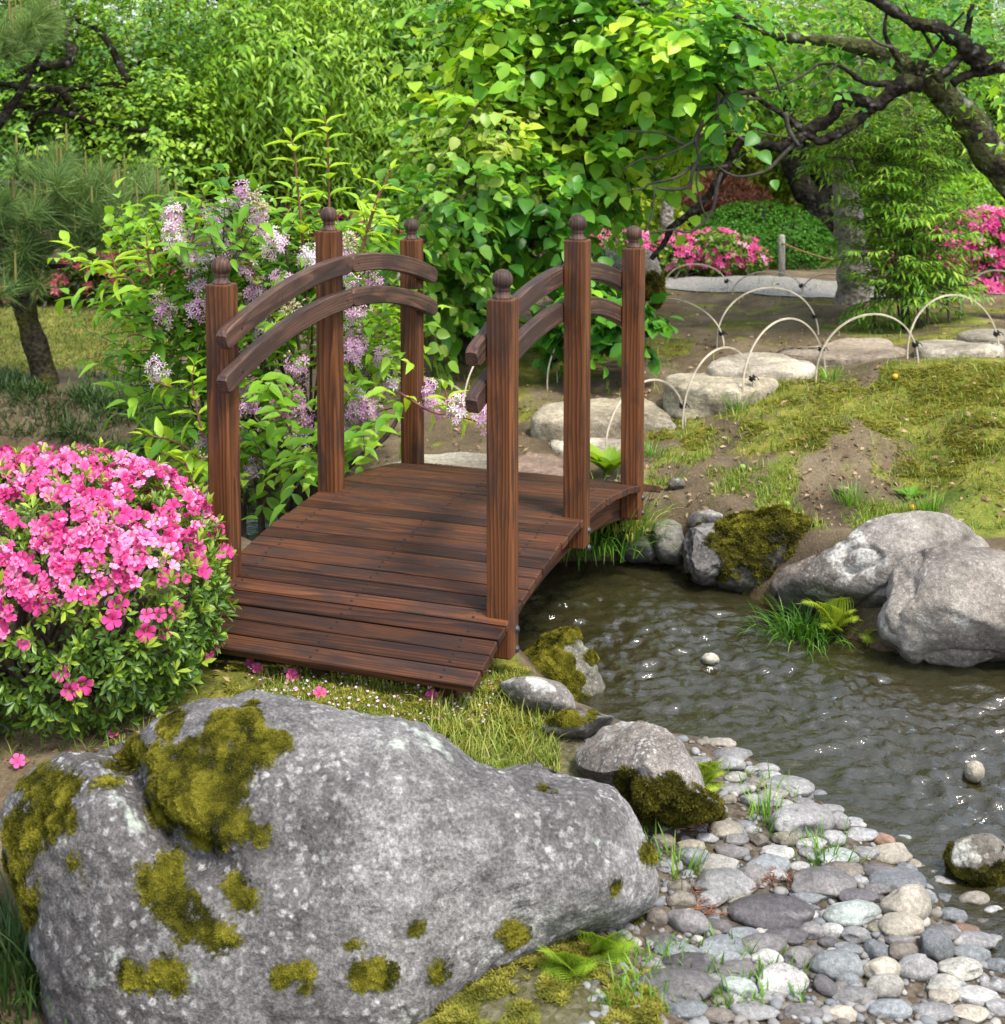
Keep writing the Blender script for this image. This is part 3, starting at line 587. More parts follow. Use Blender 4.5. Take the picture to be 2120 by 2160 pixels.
# the big foreground rock
o,V,Fq=boulder('large_rock','large speckled grey rock with yellow green moss patches in front of the bridge',
[(130,2330),(95,2130),(72,2030),(52,1930),(30,1880),(0,1800),(-6,1730),(25,1665),(78,1620),(140,1592),(200,1590),(235,1588),(270,1563),(330,1520),(380,1490),(430,1478),(560,1484),(700,1498),(800,1513),(880,1532),(930,1560),(975,1590),(1030,1618),(1070,1624),(1105,1612),(1150,1620),(1215,1645),(1290,1664),(1330,1700),(1350,1745),(1372,1800),(1378,1860),(1362,1910),(1300,1945),(1240,1965),(1200,1985),(1150,2030),(1080,2090),(1040,2130),(960,2300),(500,2380)],
 2.02,MR_BIG,.22,.34,7,.011,6,11,.8,.85,ridge=.005,tilt=.0,fac=0,ground_it=False,dents=[(245,1600,40,0.057),(275,1650,42,0.067),(310,1710,42,0.067),(355,1765,42,0.057),(410,1800,40,0.048),(470,1830,40,0.023),(600,1900,70,-.02),(1150,1640,60,0.028),(760,1700,120,-.015)])
face=((vnormals(V,Fq)@nrm(CAM-V.mean(0)))>-.1)*1.
ML=[(1200,430,150),(1330,500,110),(1080,470,60),(870,420,90),(800,560,120),(900,650,190),(1080,640,170),(960,790,190),(1090,900,140),(830,850,80),(1060,960,90),(680,530,70),(620,600,60),(240,700,130),(330,720,60),(220,900,140),(130,980,120),(100,1100,110),(90,1250,110),(80,1350,100),(520,690,45),(820,1180,140),(900,1280,150),(960,1380,130),(1080,1460,100),(1150,1480,50),(1180,1200,90),(1230,1280,75),(640,1660,80),(850,1680,100),(1430,1670,60),(1540,1640,50),(1520,1720,40),(1790,1650,90),(1900,1650,80),(1760,1510,60),(1310,960,35),(1400,1030,25),(380,1095,40),(430,1170,30)]
ML=[(x*.42017,1360+y*.42017,r*.42017*1.25) for x,y,r in ML]+[(1150,1662,14),(1085,1970,40),(1370,1800,26),(1300,1870,14),(880,1960,20),(925,2050,30),(1020,2080,60),(1100,2060,50)]
w_=near_px(V,face,ML,3,.95,34); moss(o,V,Fq,w_,60000,.0036,MOSSM,.0045)
# stones between the bridge and the cobbles
o,V,Fq=boulder('boulder','brown grey speckled boulder with a skirt of shaggy moss beside the cobbles',C8([(345,350),(390,315),(440,282),(520,262),(600,270),(680,300),(740,360),(790,440),(818,500),(840,570),(880,600),(900,630),(800,660),(700,672),(600,660),(555,560),(520,505),(430,475),(370,430)]),2.62,
 rockmat('brown_speckled_rock',(.10,.085,.072),(.17,.15,.132),(.25,.23,.21),.7,.12,(.5,.5,.45),1.5,.9,.6),.14,.16,6,.007,9,21,.85,.85,tilt=.2)
face=((vnormals(V,Fq)@nrm(CAM-V.mean(0)))>-.2)*1.
w_=near_px(V,face,[(1000+x*.588,1360+y*.588,r*.588) for x,y,r in [(600,560,110),(680,560,130),(760,590,120),(830,610,90),(640,640,90),(720,650,90),(550,475,50),(700,500,60),(890,620,50)]],5,.35,26); moss(o,V,Fq,w_,22000,.0065,MOSSD,.012)
boulder('flat_stone','smooth flat pale grey stone beside the near bridge corner',C8([(85,145),(150,125),(230,124),(310,145),(352,190),(362,235),(340,255),(300,258),(230,250),(180,240),(130,190)]),2.95,MR_GREY,.07,.12,5,.003,8,31,.8,.8,(1.05,1.08,1.1),tilt=.2,fac=0)
o,V,Fq=boulder('flat_stone','low grey stone capped with moss between grass and brown boulder',C8([(235,300),(270,268),(350,243),(430,248),(510,262),(450,290),(400,335),(330,345),(260,330)]),2.78,MR_GREY,.05,.1,5,.004,8,33,.8,.8,(.95,1,1.03),tilt=.2,fac=0)
moss(o,V,Fq,near_px(V,(vnormals(V,Fq)[:,2]>.2)*1.,[(1195,1527,42),(1170,1515,25),(1250,1512,14)],6,.3),4000,.005,MOSSM,.006)
o,V,Fq=boulder('mossy_rock','pointed dark rock under thick moss at the waterline beside the bridge',C5([(850,1730),(930,1650),(1000,1600),(1060,1540),(1130,1500),(1215,1478),(1250,1530),(1290,1600),(1330,1720),(1370,1830),(1385,1930),(1300,1960),(1200,1900),(1000,1790)]),2.98,MR_DARK,.05,.16,6,.010,9,41,.95,.9,fac=0,ground_it=False,tilt=.0,ridge=.004)
face=((vnormals(V,Fq)@nrm(CAM-V.mean(0)))>-.3)*1.
moss(o,V,Fq,near_px(V,face,[(700+x*.42,700+y*.42,r*.42) for x,y,r in [(1100,1560,110),(1190,1520,70),(1050,1640,120),(960,1680,100),(1130,1680,110),(1180,1750,90),(900,1730,60),(1250,1880,90),(1300,1640,50)]],7,.6,30),24000,.0046,MOSSM,.007)
# right bank boulders
o,V,Fq=boulder('boulder','long low grey brown boulder with a sloping cracked back on the far bank',C6([(745,1320),(775,1272),(880,1225),(960,1170),(1090,1110),(1150,1040),(1230,980),(1350,950),(1500,940),(1600,945),(1700,985),(1780,1040),(1860,1100),(1700,1320),(1300,1450),(1200,1455),(1100,1415),(850,1395),(765,1375)]),3.42,MR_GREY,.2,.24,6,.008,5,52,.85,.85,ridge=.012,tilt=.25,fac=9,dents=[(1640,1220,35,.02)])
boulder('boulder','tall pale grey boulder with a rounded flat face standing in the stream',C6([(1262,1480),(1300,1380),(1340,1215),(1400,1150),(1500,1118),(1650,1100),(1830,1090),(2000,1090),(2150,1150),(2250,1350),(2200,1560),(2000,1640),(1840,1655),(1700,1695),(1450,1685),(1395,1655),(1365,1600),(1280,1565)]),3.1,MR_GREY,.2,.26,6,.007,5,61,.7,.75,(1.08,1.07,1.06),ridge=.009,tilt=.15,fac=9)
o,V,Fq=boulder('mossy_rock','moss covered bank rock between the grey block and the long boulder',C6([(440,1010),(540,950),(760,955),(900,985),(1050,1035),(1115,1090),(1050,1135),(900,1190),(760,1265),(600,1275),(470,1255),(430,1120)]),3.6,MR_DARK,.12,.2,6,.012,7,71,.85,.85,tilt=.3)
w_=sst(-.15,.25,vnormals(V,Fq)[:,2]*.5+.35+.6*fbm(V*9,3,4)); moss(o,V,Fq,w_,22000,.0075,MOSSD,.012)
w_=sst(.35,.6,vnormals(V,Fq)[:,2]+.3*fbm(V*14,3,8)); moss(o,V,Fq,w_,12000,.007,MOSSM,.016,'crest_moss')
o,V,Fq=boulder('bank_rock','blocky grey bank rock with lichen and a moss edge at the waterline',C6([(278,1035),(310,980),(380,965),(480,955),(560,1000),(590,1060),(575,1150),(480,1245),(400,1262),(325,1252),(295,1150)]),3.72,MR_GREY,.13,.16,6,.01,8,81,.6,.7,(.8,.84,.9),ridge=.006)
face=((vnormals(V,Fq)@nrm(CAM-V.mean(0)))>-.3)*1.
moss(o,V,Fq,near_px(V,face,[(1505,1145,24),(1530,1165,36),(1540,1205,34),(1560,1120,30),(1440,1108,12),(1470,1100,14),(1452,1215,10)],9,.5,30),9000,.0046,MOSSD,.006)
boulder('bank_rock','low rounded grey stone lying behind the blocky bank rock',C6([(300,955),(330,910),(420,893),(520,920),(600,893),(660,898),(695,940),(560,975),(420,985),(320,990)]),3.9,MR_GREY,.09,.12,5,.006,9,82,.8,.8,(.9,.92,.95))
boulder('bank_rock','narrow dark upright stone at the waterline below the bridge end',C6([(130,1005),(150,952),(230,940),(290,975),(305,1100),(270,1165),(180,1155),(142,1110)]),3.95,MR_GREY,.09,.12,5,.006,9,83,.65,.75,(.62,.66,.66))
boulder('bank_rock','small dark stone at the waterline behind the grass tuft',C5([(1440,1090),(1490,1040),(1560,1030),(1630,1050),(1660,1120),(1600,1160),(1500,1150)]),4.05,MR_GREY,.08,.1,5,.006,9,84,.8,.8,(.5,.55,.55))
boulder('bank_rock','brownish stone under the moss at the waterline beside the long boulder',C6([(725,1260),(790,1195),(900,1140),(980,1110),(1035,1135),(960,1180),(880,1230),(790,1330),(740,1330)]),3.5,MR_GREY,.08,.12,5,.006,9,85,.8,.8,(.75,.7,.68))
o,V,Fq=boulder('mossy_rock','dark mossy stone standing in the shallow water near the cobbles',C8([(1705,765),(1722,722),(1790,702),(1850,695),(1900,722),(1915,800),(1865,850),(1760,842),(1708,820)]),2.36,MR_GREY,.08,.09,5,.006,10,91,.75,.8,(.95,.95,.9),tilt=.2)
w_=sst(.1,.3,.45-vnormals(V,Fq)[:,2]+.5*fbm(V*16,3,4))*((V[:,0]<V[:,0].mean()+.03)*1.); moss(o,V,Fq,w_,6000,.004,MOSSD,.004)
boulder('round_stone','round white stone sticking out of the rippling stream',C8([(1756,455),(1762,430),(1780,416),(1800,415),(1822,425),(1833,450),(1830,478),(1810,496),(1785,496),(1763,480)]),2.67,MR_STEP,.033,.033,4,.001,20,92,1,1,(.95,.95,.9),fac=0)
boulder('round_stone','small white stone breaking the surface in midstream',C6([(375,1640),(395,1618),(430,1610),(460,1622),(475,1645),(470,1668),(430,1678),(390,1672)]),3.12,MR_STEP,.03,.03,4,.003,20,93,1,1,(.95,1,1),fac=0)
# layered rock stack behind the far posts
o,V,Fq=boulder('layered_rock','layered grey brown rock with mossy end beside the gravel path behind the bridge',C2([(1135,1345),(1150,1310),(1290,1250),(1400,1240),(1500,1250),(1600,1268),(1640,1330),(1655,1400),(1650,1500),(1600,1560),(1500,1570),(1350,1570),(1280,1500),(1200,1430)]),5.65,MR_STACK,.2,.25,6,.018,7,101,.75,.8,ridge=.012)
moss(o,V,Fq,near_px(V,np.ones(len(V)),[(1385,610,40),(1395,635,36),(1380,590,24)],4,.4,12),5000,.013,MOSSD,.014)
# stepping stones
slab('stepping_stone','thick pale stepping stone behind the bridge between the two far right posts',C5([(995,405),(1060,350),(1170,328),(1300,322),(1450,318),(1590,325),(1680,375),(1742,445),(1600,440),(1300,425),(1180,440),(1060,425)]),.27,.13,MR_STEP,5,.007,8,111,(.82,.78,.68))
slab('stepping_stone','flat white stepping stone close behind the thick pale one at the hosta plant',C5([(1085,530),(1115,503),(1200,492),(1300,480),(1450,475),(1600,487),(1655,512),(1600,540),(1450,575),(1300,580),(1170,575),(1100,555)]),.205,.07,MR_STEP,5,.004,8,112,(1.08,1.06,1.0))
slab('stepping_stone','rough reddish stepping stone right behind the far deck edge',C5([(850,660),(880,605),(940,588),(1100,588),(1180,605),(1300,645),(1310,690),(1200,745),(930,740),(850,715)]),.2,.09,MR_STEP,5,.009,9,113,(.52,.4,.36),.006,.6,.6)
slab('stepping_stone','broad white slab at the far left bridge end',C5([(60,720),(160,672),(310,650),(370,630),(470,607),(600,600),(700,597),(800,602),(870,625),(880,690),(700,730),(300,760)]),.19,.06,MR_STEP,5,.004,8,114,(1,1.0,.96))
slab('stepping_stone','high cream stepping stone under a bamboo hoop above the bank',C6([(182,232),(205,200),(262,182),(440,186),(640,196),(750,206),(778,240),(700,262),(560,275),(400,262),(280,255)]),.36,.14,MR_STEP,5,.008,8,115,(.88,.84,.74))
slab('stepping_stone','white veined stepping stone behind the high cream one',C6([(400,160),(450,122),(560,96),(700,91),(800,101),(880,126),(955,158),(930,185),(820,190),(700,182),(560,185),(440,180)]),.39,.09,MR_STEP,5,.006,8,116,(1.1,1.08,1.03))
slab('stepping_stone','wide flat purple grey stepping stone further along the path',C6([(720,86),(850,71),(990,52),(1060,26),(1200,21),(1280,16),(1332,30),(1347,62),(1417,82),(1405,106),(1280,116),(1100,118),(1000,112),(860,100)]),.4,.08,MR_STEP,5,.004,8,117,(.6,.53,.49))
slab('stepping_stone','long white stepping stone with a split edge near the right hoops',C3([(1440,1722),(1462,1702),(1540,1692),(1700,1690),(1830,1700),(1910,1720),(1890,1742),(1760,1752),(1560,1755),(1480,1748)]),.43,.07,MR_STEP,5,.004,8,118,(1,.98,.92))
slab('stepping_stone','last pale stepping stone, farthest from the bridge at the nandina side',C3([(1658,1672),(1690,1652),(1830,1642),(1960,1650),(1980,1680),(1850,1692),(1740,1690)]),.45,.06,MR_STEP,5,.004,8,119,(.93,.92,.86))
boulder('small_stone','small round tan stone on the bare far slope',C6([(1045,792),(1058,775),(1085,770),(1108,782),(1108,800),(1085,810),(1058,808)]),4.35,MR_STEP,.02,.02,4,.002,20,121,1,1,(.6,.5,.38))
boulder('small_stone','flat grey stone sunk in the soil by the far bridge post',C6([(205,765),(225,735),(265,725),(300,745),(300,780),(260,795),(220,792)]),4.45,MR_GREY,.02,.03,4,.003,20,122,1,1,(.7,.7,.66))
# ---------------------------------------------------------------- cobbles of the near bank
CCOL=dict(g=(.62,.61,.6),b=(.43,.46,.475),p=(.37,.345,.34),t=(.68,.61,.5),w=(1.0,.98,.93),k=(.26,.24,.25),o=(.44,.40,.3),r=(.5,.31,.22),n=(.36,.31,.26),c=(.82,.79,.7),z=(.72,.8,.74))
CNAME=dict(g='grey',b='blue grey',p='purple grey',t='tan',w='white',k='dark grey',o='olive grey',r='red brown',n='brown',c='cream',z='pale greenish')
COB='''410,25,170,40,t,-5 480,80,200,80,g,-5 310,110,130,50,g,0 470,130,150,70,g,0 585,160,80,40,g,0 660,150,120,60,g,0 500,195,120,50,c,-10 680,195,110,60,g,0 600,230,110,60,t,0 780,175,100,35,g,0 800,215,90,30,g,0 770,250,260,60,g,0 495,255,150,60,g,0 690,290,160,60,c,-10 850,285,110,50,g,0 935,295,80,55,b,0 600,320,130,65,g,10 740,335,110,40,g,0 845,325,110,40,g,0 465,315,80,50,t,0 990,365,140,55,g,-5 1020,430,130,90,g,0 850,425,330,165,g,-14 1010,520,120,80,g,0 1115,420,100,50,b,0 1130,455,90,35,g,0 1150,495,170,62,g,-10 1262,527,130,75,r,5 1375,555,85,45,z,0 450,470,190,85,t,-15 350,515,110,55,g,0 120,535,120,80,o,0 265,560,150,70,t,0 270,620,160,95,b,5 500,525,120,60,p,0 620,530,90,70,n,0 546,445,100,45,b,0 755,525,120,75,o,0 895,545,160,70,w,-8 480,585,170,60,p,5 715,590,180,75,w,-14 880,590,100,50,g,0 1040,610,200,80,z,-12 1180,590,130,60,g,0 1310,600,230,65,t,-8 1390,645,160,60,t,0 400,655,240,80,c,12 670,655,230,90,b,-14 150,660,150,60,g,-10 455,755,340,130,g,-16 580,720,190,110,p,-10 715,715,100,60,w,5 835,660,110,50,g,0 940,745,350,130,p,-12 1050,690,220,90,n,-10 1380,690,120,80,b,0 1240,690,180,50,p,0 1150,740,80,60,g,0 1345,755,300,65,b,-4 1235,795,130,70,p,0 200,780,120,80,n,0 215,850,140,90,t,0 375,840,150,95,g,-8 540,840,160,65,o,5 895,810,200,75,b,-6 1140,825,190,65,k,5 680,895,390,170,k,2 895,880,80,35,b,0 970,920,80,60,g,0 890,920,80,50,w,0 1105,905,270,120,z,-8 1385,860,310,185,t,-26 1490,825,120,70,b,-20 1560,745,150,55,t,0 1585,800,150,70,g,-6 1600,860,140,60,b,8 1630,920,130,70,b,0 1745,870,150,85,t,-5 85,930,110,90,n,0 245,960,200,120,p,8 395,980,150,80,p,0 545,1020,165,60,b,4 765,1025,210,85,k,-4 895,1005,130,85,p,0 1005,1000,110,70,w,0 1120,1020,140,75,g,0 1245,985,120,55,o,0 1365,975,240,120,t,-14 1575,1005,180,80,p,-15 1690,985,140,60,r,-5 125,1055,180,80,k,12 190,1095,220,90,b,5 435,1090,270,110,b,-14 640,1070,220,75,p,-4 985,1060,100,50,k,0 1090,1100,140,70,b,10 1230,1095,110,130,b,0 1365,1110,145,90,n,-8 1340,1040,160,60,p,0 1545,1085,165,140,b,-20 1745,1055,200,75,g,-4 1720,1120,180,85,b,0 660,1150,160,90,w,0 825,1145,170,100,p,-22 905,1110,110,60,p,0 1035,1190,250,140,b,0 1270,1210,190,120,t,-14 1460,1195,200,120,g,-4 1670,1195,210,100,c,-6 260,1180,280,110,k,-3 510,1205,190,90,p,-6 185,1300,390,130,p,-4 380,1260,150,60,g,0 515,1305,170,110,z,6 735,1265,250,150,w,-8 960,1285,100,100,k,-30 1080,1260,110,70,b,0 1280,1290,190,110,c,-14 1580,1280,180,90,c,-14 1580,1335,150,70,t,-8 1700,1300,70,40,b,0 1795,1260,50,40,g,0 1120,1340,200,70,g,-5 1760,1340,190,80,w,6 670,1345,140,50,g,0 470,1350,120,40,g,0 1790,985,120,60,n,0 1850,940,100,60,g,0 1860,1180,110,70,b,0 1870,1290,120,70,g,0 60,1180,110,60,p,0 1850,1090,90,60,g,0 330,600,60,40,g,0 590,470,80,40,g,0 1440,570,60,30,g,0 1480,700,70,40,t,0 1700,780,60,35,o,0 240,1400,200,80,b,0 600,1420,200,80,g,0 850,1420,180,80,p,0 1050,1430,160,70,t,0 1300,1410,200,80,b,0 1520,1420,190,80,g,0 1720,1430,170,80,t,0 1880,1400,160,80,g,0 400,1440,160,70,n,0'''
SPEC={23:('light grey humped boulder lying across the upper cobbles',),28:('red brown rounded stone at the edge of the water',),29:('pale greenish stone just in the water beside the red brown stone',),49:('large pale grey oval cobble at the foot of the upper cobbles',),54:('long dark purple grey cobble, the longest of the purple ones',),67:('big dark grey oval cobble in the middle of the stony bank',),71:('pale cracked cobble with a dark rim next to the big dark oval',),72:('big tan wedge shaped stone pointing to the water',),41:('bright white speckled cobble among the upper cobbles',),47:('smooth long cream cobble above the large pale oval',),117:('big purple grey cobble at the bottom edge, the largest there',),120:('angular pale bluish block at the bottom edge',),105:('round blue cobble between the tan wedge and the water',),119:('pale mint white cobble at the bottom edge by the grass',)}
TWIN={5:'small',}
items=[]
for s in COB.split():
    a=s.split(','); items.append([1350+float(a[0])*.4044,1560+float(a[1])*.4044,float(a[2])*.4044,float(a[3])*.4044,a[4],R(float(a[5]))])
cbase=[]
for k in range(9):                                   # nine hand-worn shapes, turned and stretched per stone
    V,Fq=ico(4); s=rng.normal(0,1,(7,3)); s=nrm(s); Vv=V.copy()
    for q in s: h=V@q; Vv=Vv-q*(np.maximum(h-.74-.14*rng.random(),0)*.8)[:,None]
    Vv=rough(Vv,Fq,.07,1.6,200+k,.10); cbase.append((Vv,Fq))
def cobble(px,py,w_,h_,ck,ang,k):
    g=G1(px,py+h_*.22); dist=g[1]; mpp=np.linalg.norm(g-CAM)/F; a=w_*mpp/2*1.03; t_=math.atan2(CZ-g[2],g[1]); H=h_*mpp/2
    b=min(a*.95,max(a*.62,H*1.05)); c_=math.sqrt(max(H*H-(b*math.sin(t_))**2,(.3*a)**2*.8))/math.cos(t_); c_=min(max(c_,.30*a),.85*a)
    if h_>w_*.95: b=a*1.2;c_=a*.8
    V,Fq=cbase[k%9]; r=k*2.39; cz,sz=math.cos(r),math.sin(r); fl=1 if k%2 else -1
    V=V@np.array([[cz,-sz,0],[sz,cz,0],[0,0,fl]]).T*np.array([a,b,c_])
    za=-ang*1.7; ca,sa=math.cos(za),math.sin(za); V=V@np.array([[ca,-sa,0],[sa,ca,0],[0,0,1]]).T if abs(ang)>.02 else V
    if abs(ang)>.2: V=V@np.array([[math.cos(ang*.5),0,-math.sin(ang*.5)],[0,1,0],[math.sin(ang*.5),0,math.cos(ang*.5)]]).T
    z0=max(g[2],-.01); V=V+np.array([g[0],g[1],z0+c_*.45])
    if fl<0: Fq=Fq[:,::-1]
    o=mk('cobble',V,Fq,MR_COB,loc=(g[0],g[1],z0-c_*.6)); cc=np.array(CCOL[ck])*(.68+.25*rng.random()); o.color=(*cc,1); return o,g,a
cobs=[]
for k,(px,py,w_,h_,ck,ang) in enumerate(items):
    o,g,a=cobble(px,py,w_,h_,ck,ang,k); cobs.append((k,o,px,py,w_,h_,ck))
LMK=[(c[2],c[3],n,c[4]) for c in cobs for kk,n in ((22,'the light grey humped boulder'),(27,'the red brown stone'),(48,'the large pale oval cobble'),(53,'the long dark purple cobble'),(66,'the big dark oval cobble'),(71-1,'the cracked pale cobble'),(71,'the tan wedge stone'),(116,'the big purple bottom cobble'),(119,'the angular pale block'),(104-1,'the round blue cobble'),(40,'the bright white cobble')) if c[0]==kk]
LMK+=[(1330,1600,'the brown mossy boulder',120),(1320,1850,'the big speckled rock',100),(2050,1815,'the dark mossy stone in the water',110)]
named={k-1:v[0] for k,v in SPEC.items()}; used=set(named.values())
for k,o,px,py,w_,h_,ck in cobs:
    if k in named: lab=named[k]
    else:
        sz='large' if w_>95 else 'small' if w_<55 else 'mid sized'; shp='long ' if w_>2.7*h_ else 'round ' if w_<1.5*h_ else 'oval '
        ds=sorted(LMK,key=lambda q:np.hypot(q[0]-px,(q[1]-py)*1.4)); lab=None
        for q in ds[:9]:
            dx,dy=px-q[0],(py-q[1])*1.5
            rel=('right of' if dx>0 else 'left of') if abs(dx)>1.3*abs(dy) else ('in front of' if dy>0 else 'behind') if abs(dy)>1.6*abs(dx) else (('in front and right of' if dx>0 else 'in front and left of') if dy>0 else ('behind and right of' if dx>0 else 'behind and left of'))
            far_w='' if np.hypot(dx,dy)<q[3]*.5+110 else 'well '
            for l in (f'{sz} {shp}{CNAME[ck]} cobble {far_w}{rel} {q[2]}'.replace('in front and','ahead and'),):
                if l not in used: lab=l; break
            if lab: break
        lab=lab or f'{sz} {shp}{CNAME[ck]} cobble'
    used.add(lab); tag(o,lab,'cobble','river cobbles on the near bank')
# small gravel in the gaps
n=1500; qx=rng.uniform(1230,2110,n*3); qy=rng.uniform(1560,2200,n*3); g=Gp(qx,qy); sdn=sdist(g[:,0],g[:,1]); pbl=sst(.0,.05,blobs([(1500,1850,.42,1),(1700,2050,.45,1),(1380,2060,.18,1),(1400,1640,.22,1),(1900,1980,.3,1),(1340,1850,.08,1),(1560,1720,.2,1)],g[:,0],g[:,1]))
g=g[(sdn>-.12)&(rng.random(len(g))<pbl)][:n]; n=len(g); V0,F0=ico(2); V0=rough(V0,F0,.16,1.4,77)
th=rng.random(n)*6.28; c_,s_2=np.cos(th),np.sin(th); zz=0*th; Rm=np.stack([np.stack([c_,-s_2,zz],-1),np.stack([s_2,c_,zz],-1),np.stack([zz,zz,zz+1],-1)],-2)
sc=.0035+.010*rng.random(n)**2.2; VV,Fs=inst((V0,[F0]),g+np.array([0,0,.002]),Rm,np.stack([sc,sc*.75,sc*.55],-1))
m,t,p=mat('gravel'); t.links.new(ramp(t,attr(t,'tint'),[(0,(.06,.055,.05)),(.3,(.15,.13,.1)),(.55,(.2,.2,.2)),(.8,(.11,.12,.13)),(1,(.33,.31,.27))]),p.inputs['Base Color']); p.inputs['Roughness'].default_value=.7
tag(mk('gravel',VV,Fs,m,attrs=dict(tint=np.repeat(rng.random(n),len(V0)))),'loose small gravel between the cobbles','gravel',None,'stuff')
# ---------------------------------------------------------------- plants
def cl(L,Y,dy=None,jy=0):                            # ellipsoids from (px,py,radius px[,radius py])
    out=[]
    for q in L:
        y=Y+(rng.normal(0,jy) if jy else 0); k=y/F; rx=q[2]*k; rz=(q[3] if len(q)>3 else q[2])*k; out.append((D(q[0],q[1],y),np.array([rx,dy or rx,rz]),1.))
    return out
def onto(x,y): return np.array([x,y,float(gh(x,y))])
def branch(g,pts,r0,r1,sides=7,n=5,jit=.25,seed=0,m=0):
    p=smooth_path(pts,n); g.add(*tube(p,np.linspace(r0,r1,len(p)),sides,jit,seed),m=m); return p
def limbs(g,start,cls,r0,r1,n=None,seed=0):          # a limb bending out to each clump
    for k,(c,r,_) in enumerate(cls):
        s=start[k%len(start)]; mid=(s+c)/2+np.array([0,0,.1])*np.linalg.norm(c-s)+rng.normal(0,.05,3); branch(g,[s,mid,c,c+(c-mid)*.5],r0,r1,5,4,.1,seed+k)
BARK=barkmat('dark_bark',(.009,.0075,.006),(.022,.018,.014),(.05,.043,.034),.2,1,(.1,.11,.03),.25)
BARKL=barkmat('lichen_bark',(.015,.012,.009),(.04,.034,.024),(.09,.08,.056),.9,1,(.13,.14,.05),.7)
BARKG=barkmat('grey_bark',(.17,.145,.12),(.3,.265,.23),(.42,.385,.34),0,1,(.1,.1,.05),.2)
TWIG=plain('twig_bark',(.075,.055,.04),.8,.4,60)
REDST=plain('red_stem',(.16,.06,.045),.6,.3,60)
def plant(name,label,cat,base,crown_cl,leaf,mats,twigs,K,size,tlen,trunk=None,group=None,crown='crown',bark=None,limb_r=(.02,.006),**kw):
    r=empty(name,base); tag(r,label,cat,group)
    gl,gt=foliage(crown_cl,twigs,K,leaf,size,tlen,**kw); gl.mk(crown,mats,r)
    if trunk:
        tops=[]
        for pts,ra,rb in trunk: p=branch(gt,pts,ra,rb,9,6,.22,len(pts)); tops+=[p[-1],p[len(p)*2//3]]
        limbs(gt,tops,crown_cl,*limb_r)
    if gt.V: gt.mk('trunk' if trunk else 'twigs',bark or TWIG,r)
    return r
def dirn(px,py,Y): return D(px,py,Y)
M_PEACH=leafmat('peach_leaf',[(.049,.139,.013),(.115,.269,.020),(.197,.399,.026),(.328,.522,.043),(.22,.36,.05)],.4,.38,.45)
M_BLUEG=leafmat('plum_leaf',[(.052,.156,.021),(.117,.274,.030),(.213,.401,.033),(.363,.547,.048)],.38,.38,.5)
M_DEEP=leafmat('deep_green_leaf',[(.025,.081,.011),(.057,.155,.016),(.098,.228,.021),(.180,.326,.033)],.35,.45,.4)
M_YEL=leafmat('yellow_green_leaf',[(.099,.187,.015),(.220,.330,.020),(.363,.440,.035),(.528,.528,.070)],.45,.42,.4)
M_ROUND=leafmat('round_leaf',[(.034,.139,.016),(.078,.244,.022),(.141,.359,.028),(.298,.537,.039),(.534,.717,.068)],.42,.4,.45)
M_DEUT=leafmat('deutzia_leaf',[(.055,.168,.016),(.130,.302,.023),(.222,.437,.032),(.425,.605,.054)],.42,.45,.4)
M_AZA=leafmat('azalea_leaf',[(.038,.085,.014),(.083,.169,.022),(.166,.282,.026),(.332,.422,.042)],.3,.35,.5)
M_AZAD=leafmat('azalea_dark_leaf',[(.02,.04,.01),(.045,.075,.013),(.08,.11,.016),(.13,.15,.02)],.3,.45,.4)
M_HEDGE=leafmat('clipped_leaf',[(.015,.076,.008),(.038,.144,.010),(.071,.220,.013),(.115,.304,.019)],.3,.5,.3)
M_OLIVE=leafmat('olive_leaf',[(.045,.069,.010),(.105,.138,.014),(.180,.221,.018),(.255,.276,.024)],.3,.5,.3)
M_NAND=leafmat('nandina_leaf',[(.048,.151,.021),(.106,.269,.032),(.193,.386,.037),(.386,.538,.054)],.42,.45,.35)
M_RED=leafmat('maple_leaf',[(.135,.051,.034),(.270,.102,.068),(.405,.170,.102),(.486,.289,.153)],.35,.5,.3)
M_GRASS=leafmat('grass_blade',[(.060,.108,.014),(.120,.204,.024),(.228,.312,.042),(.396,.384,.108)],.4,.5,.3)
M_LAWN=leafmat('lawn_blade',[(.05,.07,.015),(.1,.12,.025),(.16,.16,.045),(.24,.2,.09)],.3,.6,.2)
M_DGRASS=leafmat('dark_grass_blade',[(.015,.035,.012),(.03,.065,.018),(.05,.1,.025),(.08,.14,.035)],.3,.45,.35)
M_TUFT=leafmat('tuft_blade',[(.036,.120,.014),(.072,.204,.022),(.132,.288,.030),(.240,.384,.048)],.4,.4,.4)
M_FERN=leafmat('fern_frond',[(.1,.2,.02),(.18,.32,.028),(.28,.42,.035),(.42,.5,.06)],.45,.5,.3)
M_PINK=petalmat('pink_petal',[(.407,.025,.149),(.601,.054,.230),(.757,.126,.345),(.825,.324,.540)],.3)
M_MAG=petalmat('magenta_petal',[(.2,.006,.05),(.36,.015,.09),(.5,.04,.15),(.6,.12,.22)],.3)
M_CORAL=petalmat('coral_petal',[(.42,.03,.08),(.6,.08,.14),(.7,.18,.24),(.75,.35,.38)],.3)
M_LILAC=petalmat('lilac_petal',[(.391,.144,.356),(.575,.288,.506),(.724,.456,.655),(.851,.660,.782),(.900,.900,.900)],.4)
M_BUD=petalmat('cream_bud',[(.33,.3,.13),(.5,.46,.25),(.6,.57,.38)],.3)
